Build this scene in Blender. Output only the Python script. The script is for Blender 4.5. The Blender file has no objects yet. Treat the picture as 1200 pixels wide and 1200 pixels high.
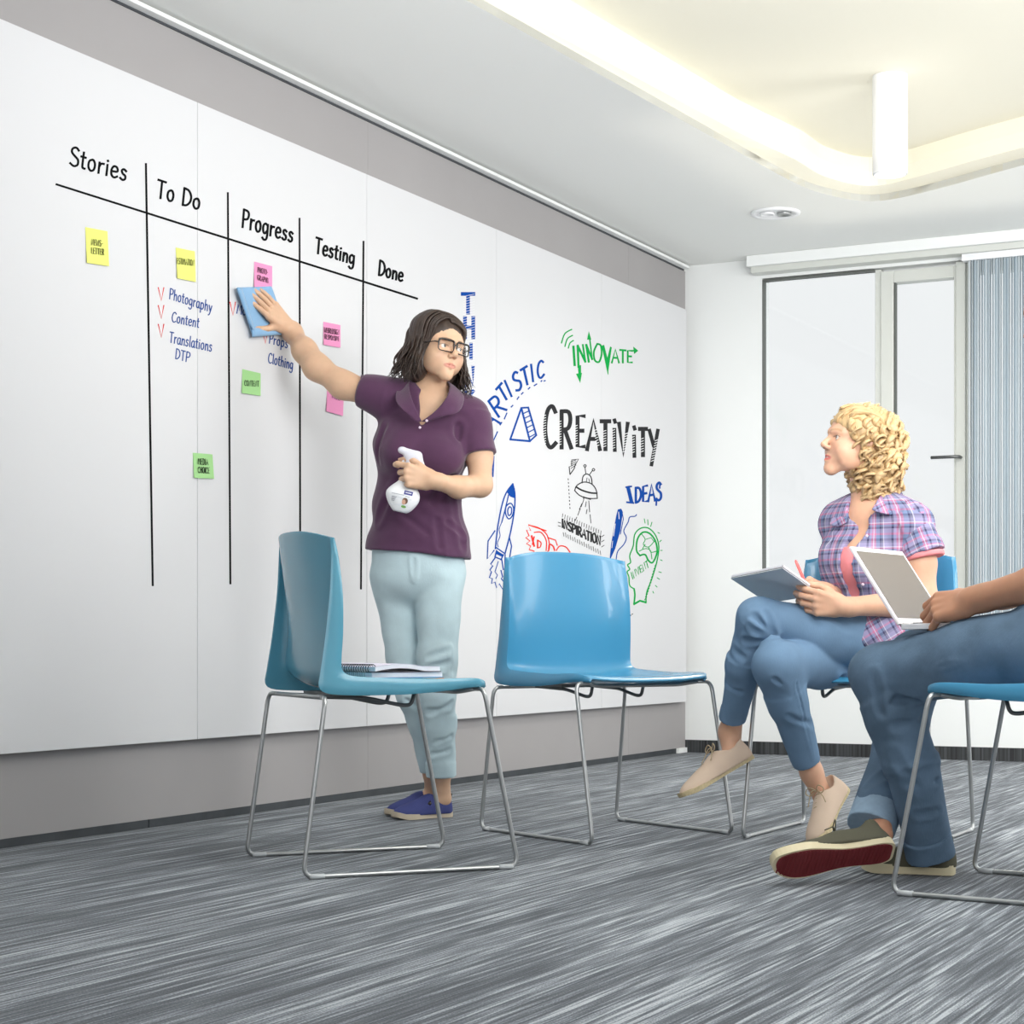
import bpy, bmesh, math, random
import numpy as np
from mathutils import Vector, Matrix

# ---------------------------------------------------------------- camera, world, lights, exposure
SC = bpy.context.scene
COL = SC.collection
random.seed(7)
FPX = 2200.0; CAMZ = 0.57; HOR = 752.0
cam_d = bpy.data.cameras.new('camera'); cam = bpy.data.objects.new('camera', cam_d); COL.objects.link(cam)
cam.location = (0, 0, CAMZ); cam.rotation_euler = (math.pi/2, 0, 0)
cam_d.sensor_width = 36; cam_d.lens = FPX/1200*36; cam_d.shift_y = (HOR-600)/1200.0
cam_d.clip_end = 200
SC.camera = cam
SC.view_settings.view_transform = 'Standard'; SC.view_settings.look = 'None'
SC.view_settings.gamma = 1.0; SC.view_settings.use_curve_mapping = False
SC.view_settings.exposure = -0.54
SC.cycles.use_denoising = True
SC.cycles.max_bounces = 8; SC.cycles.diffuse_bounces = 5

world = bpy.data.worlds.new('world'); SC.world = world; world.use_nodes = True
bg = world.node_tree.nodes['Background']
bg.inputs[0].default_value = (0.98, 0.99, 1.0, 1); bg.inputs[1].default_value = 1.34

def area_light(name, loc, target, sx, sy, power, col=(1, 1, 1)):
    d = bpy.data.lights.new(name, 'AREA'); d.shape = 'RECTANGLE'; d.size = sx; d.size_y = sy
    d.energy = power; d.color = col
    o = bpy.data.objects.new(name, d); COL.objects.link(o); o.location = loc
    o.rotation_euler = (Vector(target)-Vector(loc)).to_track_quat('-Z', 'Y').to_euler()
    return o
# ceiling luminaires of the room in front of the board wall, out of view above the frame
area_light('ceiling_luminaire', (0.15, 4.6, 2.47), (-0.35, 5.6, 0.6), 1.2, 0.5, 8, (1, 0.985, 0.96))
area_light('ceiling_luminaire', (1.7, 3.2, 2.47), (1.2, 4.6, 0.4), 1.2, 0.6, 5, (1, 0.985, 0.96))
# unseen panels facing up, added to brighten the ceiling
area_light('ceiling_fill', (1.9, 3.1, 1.7), (2.3, 4.6, 3.2), 3.0, 1.2, 275, (1, 1, .99))
area_light('ceiling_fill', (4.0, 6.0, 1.3), (1.2, 7.6, 2.6), 1.6, 1.6, 52, (1, 1, .99))
# rear fill panel added behind the camera; daylight of windows at the right
area_light('rear_fill', (0.2, -1.4, 1.8), (2.2, 9.0, 1.2), 3.0, 1.8, 70, (.98, .99, 1))
area_light('side_daylight', (5.2, 4.4, 1.7), (0.0, 6.2, .9), 3.4, 1.9, 16, (.97, .985, 1))

# ---------------------------------------------------------------- geometry of the room
WN = (math.cos(math.radians(27)), -math.sin(math.radians(27)))       # normal of the board wall, into the room
WE = (math.sin(math.radians(27)), math.cos(math.radians(27)))        # along the board wall, away
WC = -3.60; BC = 9.05; CEIL = 2.51
def P(px, py, Y):
    return np.array([(px-600)/FPX*Y, Y, CAMZ+(HOR-py)/FPX*Y])
def wallp(px, py, off=0.0):
    m = (px-600)/FPX
    Y = (WC+off)/(WN[0]*m+WN[1])
    return P(px, py, Y)
def WP(u, z, off=0.0):      # board-wall coordinates -> world
    return np.array([WN[0]*(WC+off)+WE[0]*u, WN[1]*(WC+off)+WE[1]*u, z])
def BP(w, z, off=0.0):      # back-wall coordinates -> world (w to the right, off into the room)
    return np.array([WE[0]*(BC-off)+WN[0]*w, WE[1]*(BC-off)+WN[1]*w, z])
def wall_u(px, off=0.0):
    p = wallp(px, 700, off); return WE[0]*p[0]+WE[1]*p[1]
def back_w(px, off=0.0):
    m = (px-600)/FPX; Y = (BC-off)/(WE[1]+WE[0]*m)
    return WN[0]*m*Y+WN[1]*Y

# ---------------------------------------------------------------- object helpers
def srgb(r, g, b):
    f = lambda c: (c/255/12.92) if c/255 <= 0.04045 else ((c/255+0.055)/1.055)**2.4
    return (f(r), f(g), f(b), 1)
def tag(o, label=None, cat=None, group=None, kind=None):
    if label: o['label'] = label
    if cat: o['category'] = cat
    if group: o['group'] = group
    if kind: o['kind'] = kind
    return o
def empty(name, loc=(0, 0, 0), rz=0.0, **k):
    o = bpy.data.objects.new(name, None); COL.objects.link(o); o.location = loc; o.rotation_euler = (0, 0, rz)
    o.empty_display_size = 0.05
    return tag(o, **k)
def link(name, me, m=None, parent=None, world_space=True):
    o = bpy.data.objects.new(name, me); COL.objects.link(o)
    if m is not None and not me.materials: me.materials.append(m)
    if parent is not None:
        o.parent = parent
        if world_space: o.matrix_parent_inverse = chain(parent).inverted()
    return o
def chain(o):
    M = Matrix.LocRotScale(o.location, o.rotation_euler, o.scale)
    if o.parent: M = chain(o.parent) @ o.matrix_parent_inverse @ M
    return M
class MB:
    """collects verts / faces; build() links ONE mesh object"""
    def __init__(s): s.v = []; s.f = []
    def add(s, vs, fs):
        n = len(s.v); s.v += [tuple(float(c) for c in v) for v in vs]; s.f += [tuple(i+n for i in f) for f in fs]; return s
    def box(s, lo, hi, fr=None):
        c = [(x, y, z) for x in (lo[0], hi[0]) for y in (lo[1], hi[1]) for z in (lo[2], hi[2])]
        if fr: c = [fr(*q) for q in c]
        return s.add(c, [(0, 1, 3, 2), (4, 6, 7, 5), (0, 4, 5, 1), (2, 3, 7, 6), (0, 2, 6, 4), (1, 5, 7, 3)])
    def tube(s, pts, r, n=8, r1=None, closed=False, flat=1.0, up=None, cap=True):
        pts = [np.array(p, float) for p in pts]; N = len(pts)
        rs = [r + ((r1 if r1 is not None else r)-r)*i/max(1, N-1) for i in range(N)] if not hasattr(r, '__len__') else list(r)
        vs = []; prev = None
        for i, p in enumerate(pts):
            if closed: t = pts[(i+1) % N]-pts[i-1]
            else: t = pts[min(i+1, N-1)]-pts[max(i-1, 0)]
            t = t/(np.linalg.norm(t)+1e-12)
            if prev is None:
                a = np.array(up, float) if up is not None else (np.array([0, 0, 1.0]) if abs(t[2]) < .9 else np.array([1.0, 0, 0]))
            else: a = prev
            a = a-t*np.dot(a, t); a /= (np.linalg.norm(a)+1e-12); prev = a
            b = np.cross(t, a)
            for k in range(n):
                th = 2*math.pi*k/n
                vs.append(p+rs[i]*(math.cos(th)*a*flat+math.sin(th)*b))
        fs = []
        for i in range(N if closed else N-1):
            j = (i+1) % N
            for k in range(n):
                k2 = (k+1) % n
                fs.append((i*n+k, i*n+k2, j*n+k2, j*n+k))
        if not closed and cap:
            fs.append(tuple(range(n-1, -1, -1))); fs.append(tuple((N-1)*n+k for k in range(n)))
        return s.add(vs, fs)
    def ball(s, c, r, n=12, fr=None):
        vs = []; fs = []; r = (r, r, r) if not hasattr(r, '__len__') else r; m = n//2
        for i in range(m+1):
            for k in range(n):
                a = math.pi*i/m; b = 2*math.pi*k/n
                q = np.array([r[0]*math.sin(a)*math.cos(b), r[1]*math.sin(a)*math.sin(b), r[2]*math.cos(a)])
                if fr is not None: q = np.array(fr).T @ q
                vs.append(np.array(c)+q)
        for i in range(m):
            for k in range(n): fs.append((i*n+k, (i+1)*n+k, (i+1)*n+(k+1) % n, i*n+(k+1) % n))
        return s.add(vs, fs)
    def prism(s, outline, h0, h1, fr):
        """outline: list of (a,b); fr(a,b,h)->world"""
        n = len(outline)
        vs = [fr(a, b, h0) for a, b in outline]+[fr(a, b, h1) for a, b in outline]
        fs = [tuple(range(n-1, -1, -1)), tuple(range(n, 2*n))]+[(i, (i+1) % n, n+(i+1) % n, n+i) for i in range(n)]
        return s.add(vs, fs)
    def mesh(s, name, smooth=False):
        me = bpy.data.meshes.new(name); me.from_pydata(s.v, [], s.f); me.update()
        if smooth: me.polygons.foreach_set('use_smooth', [True]*len(me.polygons))
        return me
    def build(s, name, m, parent=None, smooth=False, bevel=0, world_space=True, fix=True):
        me = s.mesh(name, smooth)
        if fix:
            bm = bmesh.new(); bm.from_mesh(me); bmesh.ops.recalc_face_normals(bm, faces=bm.faces); bm.to_mesh(me); bm.free()
        o = link(name, me, m, parent, world_space)
        if bevel:
            b = o.modifiers.new('bevel', 'BEVEL'); b.width = bevel; b.segments = 2; b.limit_method = 'ANGLE'
        return o
def catmull(pts, n=6, closed=False):
    pts = [np.array(p, float) for p in pts]; N = len(pts); out = []
    if N < 3: return pts
    for i in range(N if closed else N-1):
        if closed: a, b, c, d = pts[i-1], pts[i], pts[(i+1) % N], pts[(i+2) % N]
        else: a, b, c, d = pts[max(i-1, 0)], pts[i], pts[i+1], pts[min(i+2, N-1)]
        for k in range(n):
            t = k/n
            out.append(0.5*((2*b)+(-a+c)*t+(2*a-5*b+4*c-d)*t*t+(-a+3*b-3*c+d)*t**3))
    if not closed: out.append(pts[-1])
    return out
def fillet(pts, r, n=5):
    """round the corners of a polyline"""
    pts = [np.array(p, float) for p in pts]; out = [pts[0]]
    for i in range(1, len(pts)-1):
        a, b, c = pts[i-1], pts[i], pts[i+1]
        ra = min(r, np.linalg.norm(a-b)*.45); rc = min(r, np.linalg.norm(c-b)*.45)
        p0 = b+(a-b)/np.linalg.norm(a-b)*ra; p1 = b+(c-b)/np.linalg.norm(c-b)*rc
        for k in range(n+1):
            t = k/n; out.append((1-t)**2*p0+2*t*(1-t)*b+t*t*p1)
    out.append(pts[-1]); return out

# ---------------------------------------------------------------- materials
MATS = {}
def mat(name, col, rough=0.6, spec=0.5, metal=0.0, noise=None, bump=None, sheen=0.0, coat=0.0, sss=0.0, attr=None, emit=None, alpha=None, trans=0.0):
    """noise=(scale, amount, stretch xyz) small colour variation; bump=(scale, strength, stretch)"""
    if name in MATS: return MATS[name]
    m = bpy.data.materials.new(name); m.use_nodes = True; nt = m.node_tree; b = nt.nodes['Principled BSDF']
    b.inputs['Base Color'].default_value = col; b.inputs['Roughness'].default_value = rough
    b.inputs['Specular IOR Level'].default_value = spec; b.inputs['Metallic'].default_value = metal
    b.inputs['Sheen Weight'].default_value = sheen; b.inputs['Coat Weight'].default_value = coat
    b.inputs['Transmission Weight'].default_value = trans
    if sss:
        b.inputs['Subsurface Weight'].default_value = sss; b.inputs['Subsurface Radius'].default_value = (1, .35, .2); b.inputs['Subsurface Scale'].default_value = 0.008
    if emit: b.inputs['Emission Color'].default_value = emit[0]; b.inputs['Emission Strength'].default_value = emit[1]
    tc = nt.nodes.new('ShaderNodeTexCoord')
    def nz(scale, stretch, detail=4):
        mp = nt.nodes.new('ShaderNodeMapping'); mp.inputs['Scale'].default_value = stretch
        nt.links.new(tc.outputs['Object'], mp.inputs[0]); n = nt.nodes.new('ShaderNodeTexNoise')
        n.inputs['Scale'].default_value = scale; n.inputs['Detail'].default_value = detail
        nt.links.new(mp.outputs[0], n.inputs['Vector']); return n.outputs['Fac']
    src = None
    if attr:
        a = nt.nodes.new('ShaderNodeAttribute'); a.attribute_name = attr; src = a.outputs['Color']
        nt.links.new(src, b.inputs['Base Color'])
    if noise:
        f = nz(noise[0], noise[2] if len(noise) > 2 else (1, 1, 1))
        mr = nt.nodes.new('ShaderNodeMapRange'); mr.inputs['From Min'].default_value = .3; mr.inputs['From Max'].default_value = .7
        mr.inputs['To Min'].default_value = 1-noise[1]; mr.inputs['To Max'].default_value = 1+noise[1]
        nt.links.new(f, mr.inputs[0])
        vm = nt.nodes.new('ShaderNodeVectorMath'); vm.operation = 'SCALE'
        if src: nt.links.new(src, vm.inputs[0])
        else: vm.inputs[0].default_value = col[:3]
        nt.links.new(mr.outputs[0], vm.inputs['Scale']); nt.links.new(vm.outputs[0], b.inputs['Base Color'])
    if bump:
        f = nz(bump[0], bump[2] if len(bump) > 2 else (1, 1, 1), 6)
        bp = nt.nodes.new('ShaderNodeBump'); bp.inputs['Strength'].default_value = bump[1]; bp.inputs['Distance'].default_value = bump[3] if len(bump) > 3 else .01
        nt.links.new(f, bp.inputs['Height']); nt.links.new(bp.outputs[0], b.inputs['Normal'])
    MATS[name] = m; return m

def thin_glass(name, tint=(1, 1, 1, 1), refl=.06):
    m = bpy.data.materials.new(name); m.use_nodes = True; nt = m.node_tree; nt.nodes.remove(nt.nodes['Principled BSDF'])
    t = nt.nodes.new('ShaderNodeBsdfTransparent'); t.inputs[0].default_value = tint; g = nt.nodes.new('ShaderNodeBsdfGlossy'); g.inputs['Roughness'].default_value = .02
    mx = nt.nodes.new('ShaderNodeMixShader'); mx.inputs[0].default_value = refl
    nt.links.new(t.outputs[0], mx.inputs[1]); nt.links.new(g.outputs[0], mx.inputs[2]); nt.links.new(mx.outputs[0], nt.nodes['Material Output'].inputs[0]); return m
M_WHITE = mat('white_paint', srgb(236, 238, 237), .7, .3, bump=(60, .04, (1, 1, 1), .002))
M_CEIL = mat('ceiling_paint', srgb(240, 241, 238), .85, .2)
M_GREY = mat('grey_wall_paint', srgb(160, 157, 157), .7, .2, noise=(1.5, .03))
M_BOARD = mat('whiteboard_enamel', srgb(212, 212, 214), .62, .12)
M_DARK = mat('dark_plinth', srgb(62, 66, 70), .5, .4, noise=(8, .2))
M_METAL = mat('satin_steel', srgb(176, 178, 178), .33, .5, metal=.85)
M_DKMETAL = mat('dark_steel', srgb(110, 112, 112), .4, .5, metal=.8)
M_ALU = mat('pale_aluminium', srgb(208, 210, 204), .5, .4)
M_BLACK = mat('black_plastic', srgb(28, 28, 30), .45)
M_PLASTW = mat('white_plastic', srgb(235, 236, 238), .35)
# ---------------------------------------------------------------- floor
def carpet():
    m = bpy.data.materials.new('carpet'); m.use_nodes = True; nt = m.node_tree; b = nt.nodes['Principled BSDF']
    b.inputs['Roughness'].default_value = .95; b.inputs['Sheen Weight'].default_value = .12; b.inputs['Sheen Roughness'].default_value = .4; b.inputs['Specular IOR Level'].default_value = .15
    tc = nt.nodes.new('ShaderNodeTexCoord')
    rot = nt.nodes.new('ShaderNodeMapping'); rot.inputs['Rotation'].default_value = (0, 0, math.radians(27))
    nt.links.new(tc.outputs['Object'], rot.inputs[0])
    def nz(sx, sy, detail=2, rough=.5):
        mp = nt.nodes.new('ShaderNodeMapping'); mp.inputs['Scale'].default_value = (sx, sy, 1)
        nt.links.new(rot.outputs[0], mp.inputs[0]); n = nt.nodes.new('ShaderNodeTexNoise'); n.inputs['Scale'].default_value = 1
        n.inputs['Detail'].default_value = detail; n.inputs['Roughness'].default_value = rough
        nt.links.new(mp.outputs[0], n.inputs['Vector']); return n.outputs['Fac']
    def mth(op, a, c, clamp=False):
        n = nt.nodes.new('ShaderNodeMath'); n.operation = op; n.use_clamp = clamp
        for i, q in enumerate((a, c)):
            if isinstance(q, (int, float)): n.inputs[i].default_value = q
            else: nt.links.new(q, n.inputs[i])
        return n.outputs[0]
    a = nz(95, 1.3, 3); c = nz(210, 5, 2); g = nz(420, 160, 2); wide = nz(9, .6, 2)
    s = mth('ADD', mth('MULTIPLY', mth('SUBTRACT', a, .5), 2.3), mth('MULTIPLY', mth('SUBTRACT', c, .5), 1.6))
    s = mth('ADD', s, mth('MULTIPLY', mth('SUBTRACT', g, .5), .9)); s = mth('ADD', s, mth('MULTIPLY', mth('SUBTRACT', wide, .5), .9))
    s = mth('ADD', s, .5)
    r = nt.nodes.new('ShaderNodeValToRGB'); el = r.color_ramp.elements
    el[0].position = .12; el[0].color = srgb(70, 75, 81); el[1].position = 1.0; el[1].color = srgb(176, 181, 186)
    e = el.new(.45); e.color = srgb(95, 100, 106); e = el.new(.72); e.color = srgb(130, 136, 142)
    nt.links.new(s, r.inputs[0]); nt.links.new(r.outputs[0], b.inputs['Base Color'])
    bp = nt.nodes.new('ShaderNodeBump'); bp.inputs['Strength'].default_value = .5; bp.inputs['Distance'].default_value = .004
    nt.links.new(s, bp.inputs['Height']); nt.links.new(bp.outputs[0], b.inputs['Normal'])
    return m
def wfr(a, b, c): return WP(a, c, b)          # u, off, z
def bfr(a, b, c): return BP(a, c, b)          # w, off, z
def struct(o): o['kind'] = 'structure'; return o

U_END = wall_u(803)
fl = MB(); c4 = [WP(-3, 0, -.15), WP(U_END+.25, 0, -.15), WP(U_END+.25, 0, 9), WP(-3, 0, 9)]
fl.add([(p[0], p[1], 0) for p in c4]+[(p[0], p[1], -.1) for p in c4], [(3, 2, 1, 0), (4, 5, 6, 7), (0, 1, 5, 4), (1, 2, 6, 5), (2, 3, 7, 6), (3, 0, 4, 7)])
struct(fl.build('floor', carpet()))

# ---------------------------------------------------------------- board wall
struct(MB().box((-3, -.15, .0), (U_END+.02, -.012, CEIL-.001), wfr).build('wall_left', M_GREY))
# grey lining panels with a narrow dark plinth below
lin = [-3, 1.2, 3.46, 5.9, 8.3, U_END]
wl = bpy.data.objects['wall_left']
for a, b in zip(lin[:-1], lin[1:]):
    MB().box((a+.0005, -.0119, .026), (b-.0005, 0, 2.478), wfr).build('lining_panel', M_GREY, wl)
for a, b in zip([-3, 4.62], [4.615, U_END-.12]):
    struct(MB().box((a, -.011, .0005), (b, -.001, .0255), wfr).build('baseboard_left', M_DARK))
struct(MB().box((U_END-.115, -.011, .0005), (U_END-.002, .012, .0255), wfr).build('trim_1', M_WHITE))
struct(MB().box((-3, -.011, 2.486), (U_END-.03, .035, 2.4995), wfr).build('trim_2', M_WHITE, bevel=.002))
struct(MB().box((-3, -.011, 2.4785), (U_END-.03, .004, 2.4855), wfr).build('trim_3', M_DARK))  # shade of the ceiling gap, put in as a dark strip

# ---------------------------------------------------------------- back wall with the window
w_l = back_w(893); w_r = back_w(1131); SILL = .40; HEAD = 2.405
w0 = back_w(803)-.02; wmax = w0+9
wb = MB()
wb.box((w0-.2, -.11, 0), (w_l, 0, CEIL), bfr)                    # left of the window
wb.box((w_l, -.11, 0), (wmax, 0, SILL), bfr)                     # below the sill
wb.box((w_l, -.11, HEAD+.005), (wmax, 0, CEIL), bfr)             # above the window
for k in range(1, 4):
    wb.box((w_r+1.95*k+.0, -.11, SILL), (w_r+1.95*k+.25, 0, HEAD+.005), bfr)
struct(wb.build('wall_back', M_WHITE))
M_BBASE = mat('striped_plinth', srgb(52, 54, 56), .7, noise=(1, .9, (90, 90, .5)))
struct(MB().box((w0, 0.0005, .0005), (wmax, .014, .064), bfr).build('baseboard_back', M_BBASE))
# pelmet above the window
struct(MB().box((w_l-.03, .0005, 2.425), (wmax, .085, 2.50), bfr).build('trim_5', M_ALU, bevel=.003))
struct(MB().box((w_l-.045, .0865, 2.455), (wmax, .11, 2.5095), bfr).build('trim_6', M_WHITE, bevel=.003))
struct(MB().box((w_l, -.06, SILL), (wmax, .035, SILL+.028), bfr).build('trim_7', M_WHITE, bevel=.003))

M_GLASS = thin_glass('window_glass', (.99, 1, 1, 1), .03)
M_GASKET = mat('dark_gasket', srgb(92, 96, 92), .6)
FZ0, FZ1 = SILL+.028, HEAD
wn = empty('window_1', BP(w_l, SILL, -.05), kind='structure')
def wbar(n, a, b, z0, z1, o0=-.09, o1=-.02, m=M_ALU, par=wn, bevel=.003): return MB().box((a, o0, z0), (b, o1, z1), bfr).build(n, m, par, bevel=bevel)
wm0, wm1 = back_w(1024), back_w(1031)          # mullion
ws1 = back_w(1117); wf1 = back_w(1131)
fr_ = MB()
fr_.box((w_l+.0005, -.05, FZ0), (w_l+.0045, -.002, FZ1), bfr)
wf = fr_.build('window_frame', M_GASKET, wn)
MB().box((w_l+.0045, -.05, FZ1-.008), (wm0, -.005, FZ1), bfr).build('window_frame', M_GASKET, wn)
MB().box((w_l+.0045, -.05, FZ0), (wm0, -.005, FZ0+.03), bfr).build('window_frame', M_ALU, wn)
wbar('mullion', wm0, wm1, FZ0, FZ1)
wbar('mullion', ws1+.012, wf1, FZ0, FZ1, -.09, -.0)
MB().box((w_l+.0045, -.035, FZ0+.03), (wm0, -.029, FZ1-.008), bfr).build('pane', M_GLASS, wn)
# opening sash
sa = MB().box((wm1+.001, -.085, FZ0+.002), (back_w(1046), -.012, FZ1-.014), bfr).build('sash', M_ALU, wn, bevel=.003)
s0, s1 = back_w(1046), back_w(1117)
MB().box((s1, -.085, FZ0+.002), (ws1+.011, -.012, FZ1-.014), bfr).build('stile', M_ALU, sa, bevel=.003)
MB().box((s0, -.085, FZ1-.072), (s1, -.0125, FZ1-.014), bfr).build('rail', M_ALU, sa, bevel=.003)
MB().box((s0, -.085, FZ0+.002), (s1, -.0125, FZ0+.075), bfr).build('rail', M_ALU, sa, bevel=.003)
MB().box((s0+.004, -.052, FZ0+.075), (s0+.009, -.02, FZ1-.072), bfr).build('gasket', M_GASKET, sa)
MB().box((s0, -.056, FZ0+.075), (s1, -.050, FZ1-.072), bfr).build('pane', M_GLASS, sa)
hz = CAMZ+(HOR-534)/FPX*8.98; hw = (back_w(1126))
hb = MB().box((hw-.012, -.0119, hz-.035), (hw+.010, -.002, hz+.035), bfr)
hb.tube([BP(hw, hz, -.002), BP(hw, hz, .035), BP(hw-.02, hz, .042), BP(hw-.135, hz, .042)], .008, 8)
hb.build('window_handle', M_DKMETAL, wn, smooth=True)
# further windows to the right, outside the picture
for k in range(4):
    a = w_r+1.95*k+(.25 if k else 0); b = w_r+1.95*(k+1); b = min(b, wmax)
    w2 = empty('window_%d' % (k+2), BP(a, SILL, -.05), kind='structure')
    for q in ((a, a+.05, FZ0, FZ1), (b-.05, b, FZ0, FZ1), (a+.05, b-.05, FZ0, FZ0+.06), (a+.05, b-.05, FZ1-.06, FZ1)):
        wbar('window_frame', *q, par=w2)
    MB().box((a+.05, -.06, FZ0+.06), (b-.05, -.054, FZ1-.06), bfr).build('pane', M_GLASS, w2)

# vertical blind, drawn together beside the sash: each slat a part
M_BLIND = mat('blind_fabric', srgb(212, 222, 228), .8, .2)
M_BLIND2 = mat('blind_fabric_pale', srgb(234, 240, 243), .8, .2)
vb = empty('vertical_blind', BP(back_w(1137, .1), .44, .045), label='pale grey-blue vertical blind gathered at the right of the window', cat='blind')
MB().box((back_w(1131), .02, 2.392), (back_w(1131)+1.6, .07, 2.424), bfr).build('head_rail', M_PLASTW, vb)
wv = back_w(1132, .07)
for k in range(22):
    a = math.radians(50+9*math.sin(k*1.7)); cx = wv+.010+k*.0128; hw2 = .045
    dx, dy = math.cos(a)*hw2*.35, math.sin(a)*hw2
    q = []
    for t in (-1, -.35, .35, 1):
        bow = .006*(1-t*t)
        q.append((cx+dx*t-bow, .045+dy*t*.8))
    mb = MB(); vs = []
    for x, y in q:
        for z in (.44, 2.39): vs.append(BP(x, z, y))
    for x, y in q[::-1]:
        for z in (.44, 2.39): vs.append(BP(x+.0012, z, y))
    n = len(q)*2
    fs = [(2*i, 2*i+1, (2*i+3) % (2*n), (2*i+2) % (2*n)) for i in range(n)]
    mb.add(vs, fs).build('slat', M_BLIND if k % 3 else M_BLIND2, vb)

# ---------------------------------------------------------------- ceiling with a lit recess
def cpt(px, py): Y = (CEIL-CAMZ)*FPX/(HOR-py); return np.array([(px-600)/FPX*Y, Y])
A = cpt(837, 162); B = cpt(925, 211); Cc = cpt(965, 227); D = cpt(1020, 236); E = cpt(1080, 226); F = cpt(1175, 200)
dirA = (B-A)/np.linalg.norm(B-A); dirF = (F-E)/np.linalg.norm(F-E)
hole = [A-dirA*2.6, A, B, Cc, D, E, F, F+dirF*1.0, F+dirF*1.0+np.array([-.3, -2.2]), A-dirA*2.6+np.array([1.3, -.35])]
hole = [hole[0], A]+[np.array(p) for p in catmull([A, B, Cc, D, E, F], 5)][1:-1]+[F, hole[7], hole[8], hole[9]]
outer = [WP(-3, 0, -.15)[:2], WP(U_END+.3, 0, -.15)[:2], WP(U_END+.3, 0, 9)[:2], WP(-3, 0, 9)[:2]]
bm = bmesh.new()
def loop(pts, z):
    vs = [bm.verts.new((p[0], p[1], z)) for p in pts]
    return vs, [bm.edges.new((vs[i], vs[(i+1) % len(vs)])) for i in range(len(vs))]
vo, eo = loop(outer, CEIL); vh, eh = loop(hole, CEIL)
bmesh.ops.triangle_fill(bm, edges=eo+eh, use_beauty=True)
me = bpy.data.meshes.new('ceiling'); bm.to_mesh(me); bm.free()
ce = struct(link('ceiling', me, M_CEIL))
sol = ce.modifiers.new('solid', 'SOLIDIFY'); sol.thickness = .03; sol.offset = 1 if me.polygons[0].normal.z > 0 else -1
hc = sum(hole)/len(hole)
M_WARM = mat('warm_cove_paint', srgb(242, 238, 222), .8, .2)
band = MB(); prof = [(1.0, 0), (1.0, .03), (.965, .05), (.955, .11), (.955, .17)]
n = len(hole); vs = []
for s_, dz in prof:
    for p in hole:
        v_ = p-hc; L = np.linalg.norm(v_); q = hc+v_*((L-(1-s_)*2.2)/L); vs.append((q[0], q[1], CEIL+dz))
fs = [(j*n+i, j*n+(i+1) % n, (j+1)*n+(i+1) % n, (j+1)*n+i) for j in range(len(prof)-1) for i in range(n)]
band.add(vs, fs); struct(band.build('trim_8', M_WARM, smooth=False))
top = MB(); top.add([(p[0]*1.0, p[1], CEIL+.17) for p in [hc+(q-hc)*1.1 for q in hole]], [tuple(range(n))]); struct(top.build('trim_9', M_WARM))
# cylinder pendant in the recess
Yc = 7.0; pc = P(1043, 205, Yc)
cl = empty('cylinder_lamp', (pc[0], pc[1], CEIL+.16), label='white cylinder ceiling lamp hanging in the recessed ceiling, top right', cat='lamp')
def lathe(prof, c, n=28, ax=None):
    mb = MB(); vs = []
    for r, z in prof:
        for k in range(n):
            a = 2*math.pi*k/n; vs.append((c[0]+r*math.cos(a), c[1]+r*math.sin(a), c[2]+z))
    fs = [(j*n+i, j*n+(i+1) % n, (j+1)*n+(i+1) % n, (j+1)*n+i) for j in range(len(prof)-1) for i in range(n)]
    return mb.add(vs, fs)
lz = pc[2]
H_ = CEIL+.169-lz
lathe([(0, H_), (.065, H_), (.065, .006), (.062, 0), (.058, .0), (.058, .02), (0, .02)], (pc[0], pc[1], lz)).build('shade', M_PLASTW, cl, smooth=False)
M_LAMP = mat('lamp_glow', (1, 1, 1, 1), .5, emit=((1, .96, .88, 1), 3))
lathe([(0, .012), (.057, .012), (.057, .019), (0, .019)], (pc[0], pc[1], lz)).build('diffuser', M_LAMP, cl)
cg = area_light('cove_glow', (hc[0], hc[1], CEIL-.15), (hc[0], hc[1], CEIL+1), 1.2, 2.0, 2.6, (1, .93, .78)); cg.rotation_euler[2] = -math.radians(27)
def spot(name, loc, target, power, deg, rad):
    d = bpy.data.lights.new(name, 'SPOT'); d.energy = power; d.spot_size = math.radians(deg); d.spot_blend = .6; d.shadow_soft_size = rad; d.color = (1, .98, .95)
    o = bpy.data.objects.new(name, d); COL.objects.link(o); o.location = loc; o.rotation_euler = (Vector(target)-Vector(loc)).to_track_quat('-Z', 'Y').to_euler()
# the cylinder lamp shines down; an unseen panel added at the right brightens the window end
spot('cylinder_lamp_light', (pc[0], pc[1], lz-.02), (pc[0]+.15, pc[1]+.5, 0), 85, 165, .05)
area_light('far_fill', (3.4, 6.6, CEIL-.03), (2.2, 8.0, 0), 1.4, 1.4, 70, (1, .985, .96))
# recessed double downlight
dc = cpt(909, 249)
dl = empty('downlight', (dc[0], dc[1], CEIL), label='round white recessed downlight in the ceiling above the window corner', cat='lamp')
lathe([(.112, 0), (.112, -.006), (.104, -.011), (.088, -.010), (.080, -.002), (.0, -.001)], (dc[0], dc[1], CEIL-.0005), 36).build('trim_ring', M_PLASTW, dl, smooth=True)
for sx in (-.038, .038):
    lathe([(.032, -.002), (.034, -.012), (.028, -.012), (.026, -.004), (0, -.004)], (dc[0]+sx, dc[1], CEIL-.001), 20).build('lamp_insert', M_METAL if sx > 0 else M_PLASTW, dl, smooth=True)

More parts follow.
